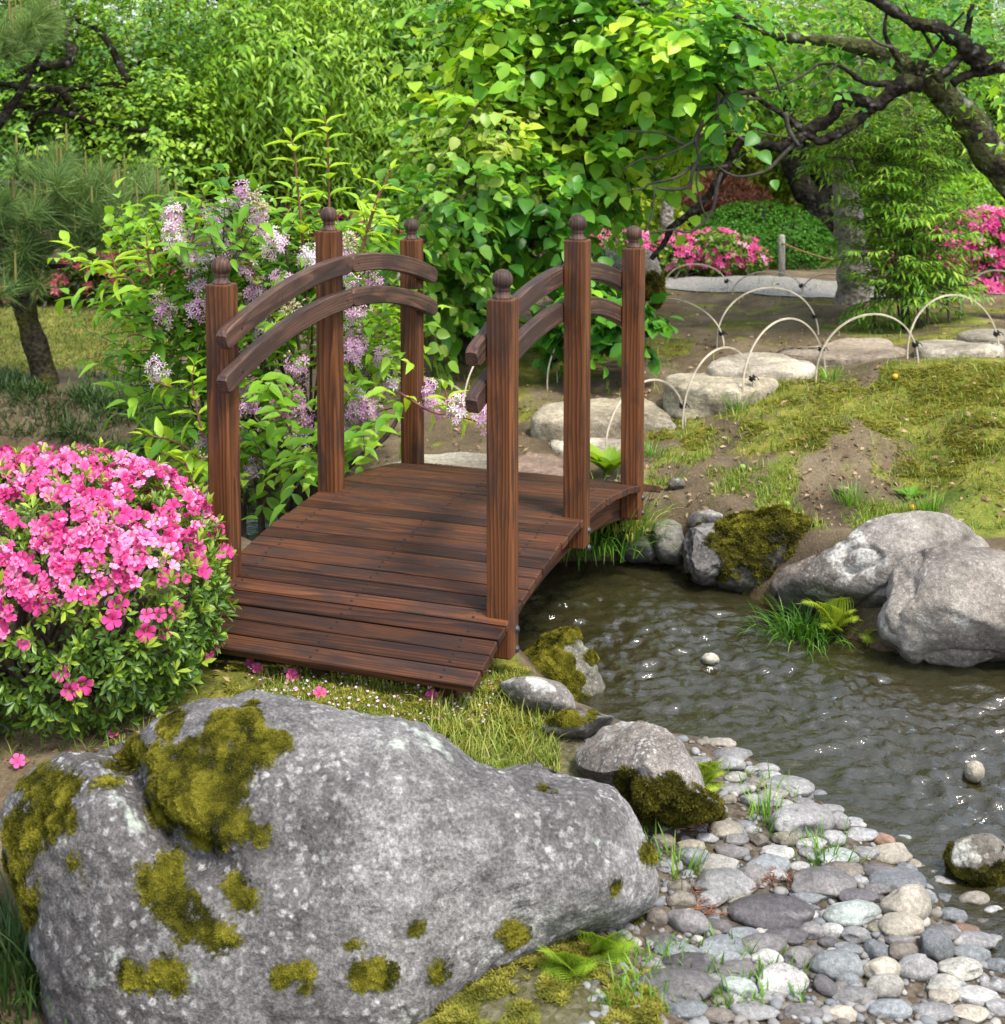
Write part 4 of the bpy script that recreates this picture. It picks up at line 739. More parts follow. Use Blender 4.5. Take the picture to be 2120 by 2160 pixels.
# ---- flower shapes
def flower5(w=.62,k=5,cup=.5):
    V=[];Q=[]
    for i in range(k):
        a=i/k*6.283; c,s=math.cos(a),math.sin(a); b=len(V)
        for r,z,wd in ((.06,-.55*cup,.05),(.38,-.12*cup,w*.55),(.72,.12*cup,w),(.96,.05*cup,w*.55)):
            for e in (-1,0,1):
                x,y=r-(abs(e)*.04),e*wd*.5; V.append((x*c-y*s,x*s+y*c,z+abs(e)*.06))
        for r_ in range(3):
            for e in range(2): q=b+r_*3+e; Q.append((q,q+3,q+4,q+1))
    return np.array(V,float),[np.array(Q)]
FLOW=flower5(.78,5,1.05); STARF=(lambda V,Q:(V,Q))(*flower5(.3,5,.35))
def flat5():
    V=[(0,0,-.25)];T=[]
    for i in range(5):
        a=i/5*6.283; b=len(V)
        for r,da,z in ((.55,-.5,.0),(1,0,.15),(.55,.5,.0)): V.append((r*math.cos(a+da),r*math.sin(a+da),z))
        T+=[(0,b,b+1),(0,b+1,b+2)]
    return np.array(V,float),[np.array(T)]
FLAT5=flat5()
def upframes(d):
    t=nrm(np.cross(d,rdir(len(d)))); return np.stack([t,np.cross(d,t),d],-1)
def bloom(g,Q,dirs,size,T=FLOW,tb=.45,tv=.25):
    n=len(Q); V,Fs=inst(T,Q,upframes(nrm(dirs)),size*(.75+.45*rng.random(n))); g.add(V,Fs,tint=rep(np.clip(rng.normal(tb,tv,n),0,1),T))
def whorls(g,Q,out,k,size,T,tb=.5,tv=.2,open_=.75,tips=0):
    n=len(Q); a0=rng.random(n)*6.28; Rm=upframes(out)
    for i in range(k):
        a=a0+i/k*6.283+rng.normal(0,.2,n); lat=Rm[...,0]*np.cos(a)[:,None]+Rm[...,1]*np.sin(a)[:,None]; tl=open_+rng.normal(0,.22,n)
        d=nrm(lat*tl[:,None]+out*(1.05-.55*tl)[:,None]); up=nrm(out+.3*rdir(n)-lat*.3)
        V,Fs=inst(T,Q+d*.12*size,frames(d,up),size*(.65+.55*rng.random(n))); g.add(V,Fs,tint=rep(np.clip(rng.normal(tb,tv,n)+tips,0,1),T))
# ---- mounded shrubs
def mound(name,label,cat,cls,nleaf,leaf,size,mt,nfl=0,fmat=None,fsize=.03,fw=None,group=None,k=5,shell=.16,ft=FLAT5,tb=.5):
    c=np.mean([q[0] for q in cls],0); base=onto(c[0],c[1]); r=empty(name,base); tag(r,label,cat,group)
    nw=nleaf//k; o,out,_=ellip_pts(cls,nw,shell); out=nrm(out*.8+np.array([0,0,.35])+.3*rdir(nw)); g=G(); whorls(g,o,out,k,size,leaf,tb=tb); g.mk('foliage',mt,r)
    gt=G(); e=ellip_pts(cls,50,.5)[0]; b=base+rng.normal(0,.08,(50,3))*np.array([1,1,0])+(e-base)*np.array([.55,.55,0]); Pt=np.stack([b,(b+e)/2+rng.normal(0,.02,(50,3)),e],1); gt.add(*tubes(Pt,np.full((50,3),.006),4)); gt.mk('stems',TWIG,r)
    if nfl:
        o,out,_=ellip_pts(cls,nfl*6,.02); wt=(out[:,2]*.8-out[:,1]*.7+.3).clip(.02)*(sst(-.1,.5,fbm(o*9,3,6)+.25)+.08)
        if fw is not None: wt=wt*fw(o)
        k_=rng.choice(len(o),nfl,False,wt/wt.sum()); g=G(); bloom(g,o[k_]+out[k_]*.012,out[k_]+.4*rdir(nfl)+np.array([0,-.3,.1]),fsize,ft); g.mk('blossoms',fmat,r)
    return r
# ---- trees behind the garden, from far to near
for k,(px,lab,mt,lf) in enumerate([(-250,'dark far tree behind the pine, first of the far row',M_DEEP,L_OVAL),(80,'dark far tree behind the plum tree with bare dark branches',M_DEEP,L_PEACH),(380,'far green tree behind the gap of the two left trees',M_PEACH,L_PEACH),(660,'far green tree behind the weeping peach',M_DEEP,L_OVAL),(960,'far tree behind the two black trunks',M_PEACH,L_OVAL),(1250,'deep green far tree behind the round leaved tree',M_DEEP,L_OVAL),(1530,'far tree behind the red maple bush',M_PEACH,L_PEACH),(1800,'far green tree behind the grey trunk',M_DEEP,L_PEACH),(2080,'far tree behind the old leaning trunk',M_PEACH,L_OVAL),(2380,'far tree beyond the right edge of the azaleas',M_DEEP,L_OVAL)]):
    Y=11.2+(k%3)*.7; x=D(px,200,Y)[0]; b=onto(x,Y); cls=[(b+np.array([rng.normal(0,.42),rng.normal(0,.3),h]),np.array([.75,.55,.6])*(.8+.4*rng.random()),1.) for h in (.25,.7,1.1,1.5,1.95) for _ in (0,1)]
    plant('far_tree',lab,'tree',b,cls,lf,mt,1500,8,.052,.25,[([b-[0,0,.05],b+[.05,0,.8],b+[-.05,.05,1.8],b+[.05,0,2.1]],.09,.03)],'far trees closing the garden',bark=BARK,limb_r=(.02,.008),tb=.4)
def tree(name,label,mt,lf,L,Y,base_px,trunks,twigs,K,size,tlen,jy=.25,bark=None,tb=.5,group='trees on the far lawn',**kw):
    b=onto(D(base_px,400,Y)[0],Y); tr=[([b-np.array([0,0,.05])]+[D(x,y,Y+dy) for x,y,dy in t_[0]],t_[1],t_[2]) for t_ in trunks]
    return plant(name,label,'tree',b,cl(L,Y,.4,jy),lf,mt,twigs,K,size,tlen,tr,group,bark=bark or BARK,tb=tb,**kw)
tree('plum_tree','bluish green leafy tree with bare dark branches at the upper left',M_BLUEG,L_OVAL,[(70,150,140),(220,230,140),(110,300,120),(300,130,130),(-120,180,180),(330,280,110),(200,60,150),(380,380,80),(60,20,150),(-80,360,120),(240,380,90)],7.0,60,[([(55,420,0),(45,260,0),(40,160,-.2),(150,130,-.45)],.05,.02),([(55,400,0),(60,270,-.3),(110,200,-.4),(270,170,-.55)],.035,.006),([(60,290,-.4),(110,230,-.5),(130,190,-.6)],.02,.006)],4300,8,.036,.2,tb=.5)
tree('peach_tree','bright green weeping tree with narrow drooping leaves left of centre',M_PEACH,L_PEACH,[(470,150,150),(620,110,160),(560,260,140),(780,130,150),(700,250,130),(420,280,110),(520,20,170),(700,10,170),(640,360,100),(800,300,90),(480,370,90)],7.7,640,[([(700,460,0),(640,330,0),(600,200,0),(560,80,0)],.06,.025),([(640,330,0),(720,200,.1),(780,90,.2)],.035,.015)],5000,9,.05,.22,droop=1.0,tb=.55)
tree('peach_tree','green tree with two upright black trunks behind the bridge centre',M_PEACH,L_PEACH,[(880,140,140),(960,330,110),(850,360,110),(1060,120,150),(900,20,170),(1020,250,120),(820,240,120),(920,420,70)],8.3,1000,[([(995,390,0),(998,290,0),(1000,170,0),(1010,60,0)],.05,.03),([(915,420,.1),(905,330,.05),(905,240,0),(890,120,0)],.045,.025)],4200,9,.048,.22,droop=.9,tb=.4)
tree('garden_tree','pale yellow green tree beyond the red maple bush',M_YEL,L_OVAL,[(1560,340,110),(1640,300,100),(1480,360,80),(1700,360,80),(1580,400,80),(1500,250,100)],9.3,1600,[([(1590,420,0),(1600,330,0),(1590,240,0)],.04,.02)],1800,8,.05,.22,tb=.5)
tree('garden_tree','feathery green tree at the upper right behind the leaning trunk',M_BLUEG,L_THIN,[(1800,300,120),(1950,300,140),(2080,250,150),(1720,140,150),(1880,130,150),(2030,400,110),(2140,380,120),(1900,420,90),(1830,20,170),(2050,80,150)],8.8,2000,[([(1990,480,0),(1985,330,0),(1990,200,0),(2000,80,0)],.06,.03)],3800,9,.052,.24,tb=.6)
tree('garden_tree','dark leaved tree behind the round leaved tree right of centre',M_DEEP,L_OVAL,[(1420,140,150),(1270,230,150),(1350,320,110),(1560,150,130),(1400,20,170),(1200,100,160),(1240,400,80)],9.0,1330,[([(1330,480,0),(1340,380,0),(1350,250,0)],.05,.03)],1500,8,.052,.24,tb=.55)
tree('old_tree','dark tree with a forked twisting trunk behind the clipped dome',M_PEACH,L_OVAL,[(1650,200,90),(1780,190,90),(1700,90,120),(1580,120,90),(1830,110,90)],7.9,1722,[([C3([(965,1040)])[0]+(0,),C3([(905,960)])[0]+(0,),C3([(870,880)])[0]+(0,),C3([(820,790)])[0]+(0,),C3([(850,700)])[0]+(0,),C3([(800,500)])[0]+(0,)],.085,.04),([C3([(970,1050)])[0]+(.05,),C3([(1005,950)])[0]+(.08,),C3([(950,850)])[0]+(.1,),C3([(890,760)])[0]+(.1,),C3([(940,600)])[0]+(.1,)],.06,.03)],330,7,.06,.22,bark=BARK,tb=.6)
tree('garden_tree','slender tree with smooth pale grey trunk beside the nandina',M_NAND,L_THIN,[(1850,190,80),(1900,250,60),(1800,110,100),(1760,180,60)],5.9,1800,[([C3([(1150,1430)])[0]+(0,),C3([(1130,1200)])[0]+(0,),C3([(1110,1000)])[0]+(0,),C3([(1100,830)])[0]+(0,),C3([(1120,600)])[0]+(0,),C3([(1150,300)])[0]+(0,)],.075,.04)],330,8,.05,.2,bark=BARKG,tb=.7)
# ---- background shrubs
def bush(name,label,cat,L,Y,*a,dy=None,**k): return mound(name,label,cat,cl(L,Y,dy),*a,**k)
bush('clipped_hedge','olive green clipped mound under the peach tree',"hedge",[(560,400,110,65),(480,430,70,50)],7.3,9000,L_TINY,.022,M_OLIVE,dy=.3)
bush('clipped_hedge','clipped dark green dome behind the pink azaleas','hedge',[(1600,505,148,80),(1540,525,110,62),(1665,525,100,65)],7.7,42000,L_TINY,.014,M_HEDGE,shell=.07,dy=.4)
bush('maple_bush','low red leaved maple bush left of the clipped dome','bush',[(1500,405,85,32),(1440,425,60,26),(1560,420,60,26)],8.5,6000,L_THIN,.05,M_RED)
bush('garden_bush','pale green bush beside the grey stump','bush',[(1380,465,60,45),(1330,450,50,45)],7.9,2500,L_OVAL,.045,M_YEL)
bush('garden_bush','leafy green bank of shrubs at the far right','bush',[(1930,440,110,60),(2050,430,110,60),(1850,470,70,50),(2160,450,110,70)],7.7,6500,L_THIN,.06,M_PEACH)
bush('garden_bush','dark undergrowth below the peach trees','bush',[(700,420,110,50),(850,440,110,50),(980,440,90,50),(400,470,110,60),(250,500,110,60),(1130,450,90,60)],7.6,8000,L_OVAL,.05,M_DEEP,dy=.3)
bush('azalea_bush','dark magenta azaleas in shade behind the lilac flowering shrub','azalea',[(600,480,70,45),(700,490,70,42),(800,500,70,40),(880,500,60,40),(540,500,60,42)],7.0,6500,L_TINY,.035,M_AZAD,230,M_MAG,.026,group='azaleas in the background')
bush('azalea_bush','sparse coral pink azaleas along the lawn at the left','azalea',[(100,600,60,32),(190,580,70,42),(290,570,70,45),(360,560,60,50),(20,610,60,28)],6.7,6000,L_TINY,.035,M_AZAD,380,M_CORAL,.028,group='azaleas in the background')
bush('azalea_bush','low azalea hedge with bright pink flowers by the gravel path','azalea',[(1230,520,70,38),(1330,530,75,42),(1420,535,75,46),(1510,535,75,48),(1570,545,50,42),(1150,515,60,36)],7.0,10000,L_TINY,.032,M_AZA,520,M_PINK,.022,group='azaleas in the background')
bush('azalea_bush','tall pink azalea at the right edge behind the nandina','azalea',[(1990,540,70,60),(2070,530,90,80),(1940,570,60,50),(2060,610,90,60),(2150,560,90,100),(2070,480,70,40)],6.2,9000,L_TINY,.034,M_AZA,800,M_PINK,.028,group='azaleas in the background')
# stump, stake and rope
r=mk('tree_stump',*tube(smooth_path([D(1406,480,7.7),D(1407,440,7.7),D(1404,410,7.7)],6),.033,12,.12,3),BARKG,loc=D(1406,480,7.7)); tag(r,'short pale grey stump post among the green bushes','stump')
p0=onto(D(1650,580,6.75)[0],6.75); tp=D(1649,495,6.75); V,Fs=tube(np.array([p0-[0,0,.03],p0*.5+tp*.5,tp-[0,0,.006],tp]),[.017,.0165,.016,.011],10,.12,4)
r=mk('wooden_stake',V,Fs,plain('weathered_wood',(.26,.235,.2),.85,.35,70),loc=p0); tag(r,'weathered grey wooden stake in front of the clipped dome','stake')
q0=tp-np.array([0,.017,.04]); q1=D(1815,545,6.5); V,Fs=tube(smooth_path([q0,(q0*2+q1)/3-[0,0,.022],(q0+q1*2)/3-[0,0,.03],q1],6),.004,6); r=mk('rope',V,Fs,plain('hemp_rope',(.2,.12,.045),.9,.3,200),loc=q0); tag(r,'thin brown rope strung from the stake to the grey trunk','rope')
# ---- old leaning tree at the right
r=empty('leaning_tree',onto(D(2290,600,5.3)[0],5.3)); tag(r,'old lichen covered tree leaning in from the right with dark twisting limbs','tree')
Z3=lambda L,Y:[D(*C3([(a,b)])[0],Y+(c[0] if c else 0)) for a,b,*c in L]
g=G(); b0=np.array(r.location)
branch(g,[b0-[0,0,.1],D(2200,480,5.3)]+Z3([(1850,800),(1720,600),(1600,470),(1540,410),(1440,330),(1300,270),(1150,225),(1000,205),(850,190),(700,160),(520,60),(330,-90)],5.3),.075,.006,12,6,.2,1)
trunk=g.mk('trunk',BARKL,r)
g=G()
for L,r0,r1 in [([(1480,425),(1400,420),(1330,462),(1250,525),(1150,500),(1085,512),(1030,590),(930,650),(850,700),(765,735),(680,722),(590,705),(555,740),(510,830),(450,930),(385,1015),(300,1090),(230,1145),(200,1210),(125,1300)],.062,.022),
 ([(1240,535),(1180,592),(1080,660),(990,703),(930,690),(850,620),(780,570),(700,520),(630,470),(560,440)],.045,.012),
 ([(1560,400),(1640,330),(1700,230),(1720,130),(1740,20)],.04,.02),([(1800,330),(1700,220),(1600,150),(1480,128),(1350,60),(1150,-60)],.085,.03),([(1900,335),(1800,350),(1720,375),(1640,420)],.05,.03),
 ([(1400,330),(1330,240),(1300,150),(1310,60)],.025,.01),([(1440,435),(1330,420),(1200,415),(1120,360),(1040,320),(960,325)],.03,.008),([(1480,420),(1500,330),(1560,240),(1620,150),(1700,60)],.02,.008),([(1550,260),(1500,170),(1450,120),(1400,20)],.015,.006)]: branch(g,Z3(L,5.0),r0*.45,r1*.45,12,9,.36,len(L))
for L,r0,r1 in [([(590,705),(560,675)],.012,.006),([(640,450),(560,480),(500,540),(440,610),(380,680),(300,740),(180,780),(80,800),(0,860)],.018,.005),([(465,480),(440,560),(400,650),(360,720),(350,790),(330,850),(300,930),(230,955),(160,950)],.018,.008),([(340,825),(240,880),(130,930),(40,930),(0,940)],.012,.004),([(835,735),(790,800),(700,850),(600,860),(520,865),(430,800),(390,750)],.014,.005),([(350,825),(430,825),(500,815)],.014,.01),([(500,860),(470,960),(430,1070),(330,1150),(220,1170),(110,1165)],.014,.005),([(130,950),(125,1060),(120,1160)],.006,.005),([(365,830),(370,940),(380,1050),(440,1080)],.007,.004),([(300,740),(180,690),(80,660),(10,640)],.01,.004),([(420,700),(520,680),(570,680)],.008,.004),([(800,580),(830,650),(840,730)],.018,.012),([(660,530),(560,520),(480,560)],.012,.005),([(960,325),(880,370),(780,410),(640,440)],.01,.004),([(1040,320),(1000,400),(940,450)],.008,.003),([(790,440),(720,330),(640,290)],.008,.003),([(860,690),(700,650),(640,610)],.007,.003),([(1330,240),(1240,190),(1200,120)],.012,.004),([(600,860),(560,800),(640,760)],.006,.003)]: branch(g,[q+rng.normal(0,.01,3) for q in Z3(L,4.95)],r0*.55,r1*.6,6,5,.15,len(L),1)
g.mk('limb',[BARK,plain('grey_twig',(.055,.046,.038),.85,.5,40)],r)
gl,_=foliage(cl([(1700,40,90),(1830,60,90),(1960,50,90),(1740,140,50),(2060,120,70),(1560,60,80),(1690,180,40)],5.2,.3,.1),170,7,L_OVAL,.045,.2,twig_r=0); gl.mk('foliage',M_ROUND,r)
# ---- round leaved tree behind the bridge
b=onto(D(985,775,5.25)[0],5.25)
RL=[(1010,140,80),(1120,110,90),(1260,110,110),(1400,120,110),(1000,250,75),(1130,220,95),(1270,240,110),(1420,230,100),(1520,190,60),(1080,340,95),(1210,350,105),(1330,300,85),(1430,300,65),(1130,440,80),(1230,410,60),(1320,370,40),(1050,440,80),(1010,560,75),(1120,540,60),(1040,640,60),(960,650,60),(1200,20,130),(1350,10,130),(1050,20,110),(1150,500,50)]
tree2=plant('round_leaved_tree','broad tree with large rounded glossy leaves behind the bridge posts','tree',b,cl(RL,5.35,.26,.16),L_ROUND,M_ROUND,950,6,.062,.2,[([b-[0,0,.05],D(985,735,5.25),D(1000,640,5.3),D(1060,520,5.35)],.045,.025),([b,D(1010,690,5.3),D(1090,560,5.4),D(1180,400,5.4),D(1260,230,5.4),D(1310,80,5.4)],.035,.014),([D(1000,650,5.3),D(1050,440,5.35),D(1080,250,5.4),D(1060,100,5.4)],.022,.01)],None,limb_r=(.011,.004),bark=barkmat('brown_bark',(.03,.024,.018),(.07,.056,.042),(.12,.1,.08),.35),up=.75,droop=.55,tb=.5,tv=.24,twig_r=.0022)
gl,gt=foliage(cl([(1440,110,60),(1520,90,45),(1380,90,45),(1470,170,40),(1400,180,40)],5.0,.12),60,6,L_ROUND,.06,.16,tb=.85,tv=.12,droop=.5); gl.mk('lit_leaves',M_ROUND,tree2)  # lit branch tips: the light is put into a paler leaf tint
b=onto(D(900,760,5.0)[0],5.0)
plant('young_shrub','yellow green young shrub in front of the round leaved tree','shrub',b,cl([(900,330,45),(980,270,45),(940,400,60),(1010,380,60),(880,460,60),(960,490,65),(900,560,60),(870,640,45),(930,660,45),(1060,290,40),(840,540,35),(990,570,50)],5.0,.16,.1),L_ROUND,leafmat('young_leaf',[(.04,.15,.02),(.08,.24,.025),(.15,.34,.035),(.26,.45,.06),(.42,.52,.12)],.45,.35,.5),330,7,.048,.18,[([b-[0,0,.05],D(915,640,5.0),D(930,500,5.0),D(960,350,5.0)],.014,.006),([b,D(890,640,5.0),D(880,520,5.0)],.01,.005)],None,limb_r=(.005,.003),bark=TWIG,droop=.6,tb=.55,tv=.28)
b=onto(D(1290,735,4.9)[0],4.9)
plant('ivy_shrub','low dark green shrub with lobed leaves between the two far right posts','shrub',b,cl([(1230,680,45,40),(1290,700,45,40),(1330,680,30,35),(1200,720,30,25),(1270,640,35,25)],4.9,.13),L_ROUND,M_ROUND,110,6,.055,.1,None,None,tb=.3,crown='foliage')
# ---- pine at the left
b=onto(D(95,815,5.2)[0],5.2); r=empty('pine_tree',b); tag(r,'leaning pine with long soft needles and mossy trunk at the left edge','pine')
g=G(); branch(g,[b-[0,0,.1],b+[0,0,.02],D(72,720,5.2),D(48,640,5.2),D(25,560,5.2),D(-15,450,5.2),D(-40,330,5.2),D(-20,200,5.2)],.048,.03,12,6,.2,5); g.mk('trunk',barkmat('pine_bark',(.02,.016,.011),(.05,.04,.026),(.09,.075,.05),.55,1.2,(.1,.1,.02)),r)
g=G(); 
for L in ([(10,540),(100,520),(200,500),(330,470)],[(-10,480),(90,460),(190,430),(300,410)],[(0,520),(80,560),(150,560)],[(-30,380),(60,390),(120,370)],[(-30,300),(40,200),(90,100)]): branch(g,[D(x,y,5.15) for x,y in L],.02,.006,6,5,.15,2)
g.mk('limb',BARK,r)
cc=cl([(70,440,80,60),(170,420,80,55),(260,430,75,55),(330,450,50,45),(60,520,70,45),(150,510,60,40),(230,500,60,40),(-60,450,80,80),(70,70,60,40),(20,110,50,40),(100,360,50,30),(40,590,50,40)],5.1,.22)
ns,nn=150,120; o,out,_=ellip_pts(cc,ns,.55); ax_=nrm(np.array([.35,-.15,.75])+.55*rdir(ns)); tt=rng.random((ns,nn)); o2=(o[:,None]+ax_[:,None]*(tt**2*.07)[...,None]).reshape(-1,3); A=ax_.repeat(nn,0)
d=nrm(A*.75+rdir(len(o2))*.75+np.array([0,0,-.1])); V,Fs=inst((np.array([(-.5,0,0),(.5,0,0),(.35,.55,-.02),(-.35,.55,-.02),(0,1,-.1)],float),[np.array([(0,1,2,3)]),np.array([(3,2,4)])]),o2,frames(d,rdir(len(d))),np.stack([np.full(len(d),.0022),.07+.05*rng.random(len(d)),np.full(len(d),.09)],-1))
g=G(); g.add(V,Fs,tint=np.repeat(np.clip(rng.normal(.45,.22,len(d)),0,1),5)); PN=leafmat('pine_needle',[(.045,.09,.03),(.1,.19,.055),(.2,.3,.085),(.34,.4,.14)],.3,.45,.3)
n=70; q=o[:n]+ax_[:n]*.09; L=.05+.07*rng.random(n); Pt=np.stack([q,q+np.array([0,0,1])*L[:,None]*.5,q+np.array([.0,0,1])*L[:,None]],1); cv,cf=tubes(Pt,np.broadcast_to([.0045,.005,.002],(n,3)),5); g.add(cv,cf,m=1,tint=np.full(len(cv),.5)); g.mk('needles',[PN,plain('pine_candle',(.15,.135,.035),.7,.35,200)],r)
# ---- nandina
b=onto(D(1905,690,5.35)[0],5.35); r=empty('nandina',b); tag(r,'tall feathery nandina with fine bright green leaflets beside the grey trunk','shrub')
NL=[(1865,610,25,30),(1930,615,30,32),(1962,600,25,30),(1845,525,36,36),(1900,540,40,36),(1960,500,38,36),(1870,455,42,34),(1930,430,42,36),(1985,440,26,28),(1830,400,30,30),(1890,372,42,32),(1945,350,34,30),(1800,335,30,28),(1850,300,30,26),(1915,290,28,26),(1765,300,26,22)]
cc=cl(NL,5.35,.15); o,out,_=ellip_pts(cc,330,.6); gl=G(); gt=G()
# compound leaves: a flat spray of side stalks, each with paired leaflets
ld=nrm(out*np.array([1,1,.25])+.5*rdir(330)+np.array([0,0,.15])); lat=nrm(np.cross(ld,np.array([0,0,1.]))); q=[];dd=[]
for s in range(7):
    sg=1 if s%2 else -1; f=.25+.7*s/6; sd_=nrm(ld*(.55+.5*(s==6))+lat*(sg*.85*(s<6))+.12*rdir(330)); p0=o+ld*(f*.13); ln=.09*(1.05-.5*f)
    gt.add(*tubes(np.stack([p0,p0+sd_*ln],1),np.full((330,2),.0008)))
    l2=nrm(np.cross(sd_,np.array([0,0,1.])))
    for j in range(5):
        g2=1 if j%2 else -1; q.append(p0+sd_*(ln*(.3+.17*j))[...,None] if np.ndim(ln) else p0+sd_*(ln*(.3+.17*j))); dd.append(nrm(sd_*.75+l2*(g2*.7*(j<4))+.2*rdir(330)-np.array([0,0,.25])))
gt.add(*tubes(np.stack([o-ld*.03,o+ld*.13],1),np.full((330,2),.0012)))
q=np.concatenate(q); dd=np.concatenate(dd); V,Fs=inst(L_THIN,q,frames(dd,nrm(np.array([0,0,1.])+.35*rdir(len(dd)))),.03+.018*rng.random(len(dd))); gl.add(V,Fs,tint=rep(np.clip(rng.normal(.62,.22,len(dd)),0,1),L_THIN)); gl.mk('foliage',M_NAND,r)
for k in range(12): c=cc[rng.integers(len(cc))][0]; s=b+rng.normal(0,.05,3)*[1,1,0]; branch(gt,[s-[0,0,.03],s+[0,0,.15]+(c-s)*[.15,.15,0],(s+c)/2+[0,0,.05],c],.006,.003,6,4)
gt.mk('stems',TWIG,r)
for px,py,h in ((1912,250,60),(1805,290,40),(1945,310,30)):
    n=120; t_=rng.random(n); c=D(px,py+h*.6,5.3); a=rng.random(n)*6.28; rr=.035*(1-t_*.8)*rng.random(n)**.5; Q=c+np.stack([rr*np.cos(a),rr*np.sin(a),t_*h*2*5.3/F],-1); V0,F0=ico(1); g=G(); V,Fs=inst((V0,[F0]),Q,np.broadcast_to(np.eye(3),(n,3,3)),.003+.002*rng.random(n)); g.add(V,Fs,tint=np.repeat(rng.random(n),len(V0))); g.mk('flower_spike',M_BUD,r)
# ---- lilac flowering deutzia beside the bridge
b=onto(D(600,1090,4.05)[0],4.1); r=empty('deutzia_shrub',b); tag(r,'large leafy shrub with pale lilac flower clusters along the left side of the bridge','shrub')
DL=[(420,560,75),(500,510,65),(340,560,50),(290,640,50),(380,670,80),(480,640,80),(580,600,70),(350,770,60),(450,770,85),(560,730,85),(660,640,55),(420,870,75),(520,870,85),(620,820,75),(700,750,60),(540,970,75),(480,1020,60),(620,950,70),(720,870,55),(740,650,40),(770,740,45),(780,820,40),(700,540,45),(770,540,40),(270,560,30),(600,500,40),(440,960,50),(450,1080,50)]
gl,gt=foliage(cl(DL,4.05,.24,.12),620,6,L_LANCE,.06,.2,spread=.85,droop=.45,up=.7,tb=.6,tv=.22,twig_r=.0022,center=b+[0,0,.2])
tips=[]
def shoot(pts,Y,n,ls,tb=.95):
    p=smooth_path([D(x,y,Y) for x,y in pts],8); mk('shoot',*tube(p,np.linspace(.0035,.0018,len(p)),6),REDST,r); s=np.linspace(.12,1,n)*(len(p)-1); 
    for k,si in enumerate(s):
        q=p[int(si)]; ax2=nrm(p[min(int(si)+1,len(p)-1)]-p[max(int(si)-1,0)]); a=k*1.57+.4; lat=nrm(np.cross(ax2,[math.cos(a),math.sin(a),.1])); last=k>=n-1
        for sg in (1,-1):
            d=nrm(lat*sg*(.9 if not last else .45)+ax2*(.45 if not last else .9)+rng.normal(0,.08,3)); V,Fs=inst(L_LANCE,q[None],frames(d[None],nrm(np.array([[0,0,1.]])+.3*ax2)),np.array([ls*1.2*(.55 if last else 1)*(.85+.3*rng.random())])); gl.add(V,Fs,tint=rep(np.clip(rng.normal(tb,.1,1),0,1),L_LANCE))
for L,Y,n,ls in [(C1([(1525,1250),(1495,950),(1478,760),(1458,690)]),3.95,7,.062),(C1([(1655,1130),(1650,900),(1645,700),(1630,580)]),4.0,9,.056),(C1([(1800,1330),(1830,1200),(1870,1060),(1905,960)]),3.9,4,.06),(C2([(130,1330),(200,1100),(240,980),(300,850)]),3.95,5,.06),(C1([(955,1400),(965,1230),(1000,1060),(1025,980)]),3.75,5,.07),(C1([(760,1400),(745,1290),(735,1180)]),3.75,4,.065),(C1([(600,1420),(570,1320),(550,1240)]),3.8,3,.07),(C1([(1300,1450),(1240,1280),(1210,1150)]),3.8,4,.06),(C1([(700,1500),(650,1400),(560,1400),(525,1450)]),3.75,3,.06),(C4([(1020,530),(990,400),(965,250),(975,170)]),3.6,6,.055),(C4([(860,280),(810,260),(760,240)]),3.7,3,.05),(C1([(850,1800),(760,1700),(680,1680),(640,1690)]),3.8,4,.055),(C4([(1010,640),(900,560),(800,530),(720,520)]),3.65,6,.055),(C4([(1000,720),(900,650),(780,600)]),3.65,5,.055),(C4([(1010,800),(960,740),(930,650)]),3.6,4,.05),(C5([(330,300),(500,400),(620,420),(760,460)]),3.75,5,.045),(C5([(600,420),(580,340),(570,290)]),3.75,3,.05)]: shoot(L,Y,n,ls)
gl.mk('foliage',M_DEUT,r)
for k in range(26):
    c=D(*[(q[0],q[1]) for q in DL][k%len(DL)],4.05+rng.normal(0,.1)); s=b+rng.normal(0,.09,3)*[1,1,0]; branch(gt,[s-[0,0,.05],s+[0,0,.2]+(c-s)*[.2,.2,.1],(s+c)/2+[0,0,.08],c],.008,.003,6,5)
branch(gt,[D(690,1010,3.85),D(760,965,3.85),D(815,920,3.85),D(840,880,3.85)],.012,.004,7,5); gt.mk('stems',TWIG,r)
FC=C1([(860,1150),(880,1220),(930,1280),(1000,1200),(1090,1160),(1110,1250),(1010,1310),(1150,1040),(1220,990),(1280,1000),(1300,1120),(1180,1170),(1390,1230),(1240,1340),(1280,1460),(1550,1310),(1000,1440),(990,1560),(1330,1640),(820,1560),(1060,1090),(870,1080),(1360,1210),(1560,1260),(1420,1410)])+C4([(790,190),(1250,320),(1240,380),(1490,180),(1480,330),(1440,390),(1370,450),(1530,440),(1500,520),(1210,530),(1280,690),(1560,660),(1020,570),(1030,810),(1770,330),(1790,380),(1780,500),(1860,390),(1780,80),(1030,880),(1690,470)])+C2([(90,1400),(200,1420),(110,1580),(120,1700),(110,1770),(260,1800),(60,1250)])+C5([(90,340),(110,380),(130,500),(190,390),(300,270),(470,300),(490,360),(630,390),(740,410),(780,370)])
g=G(); gb=G()
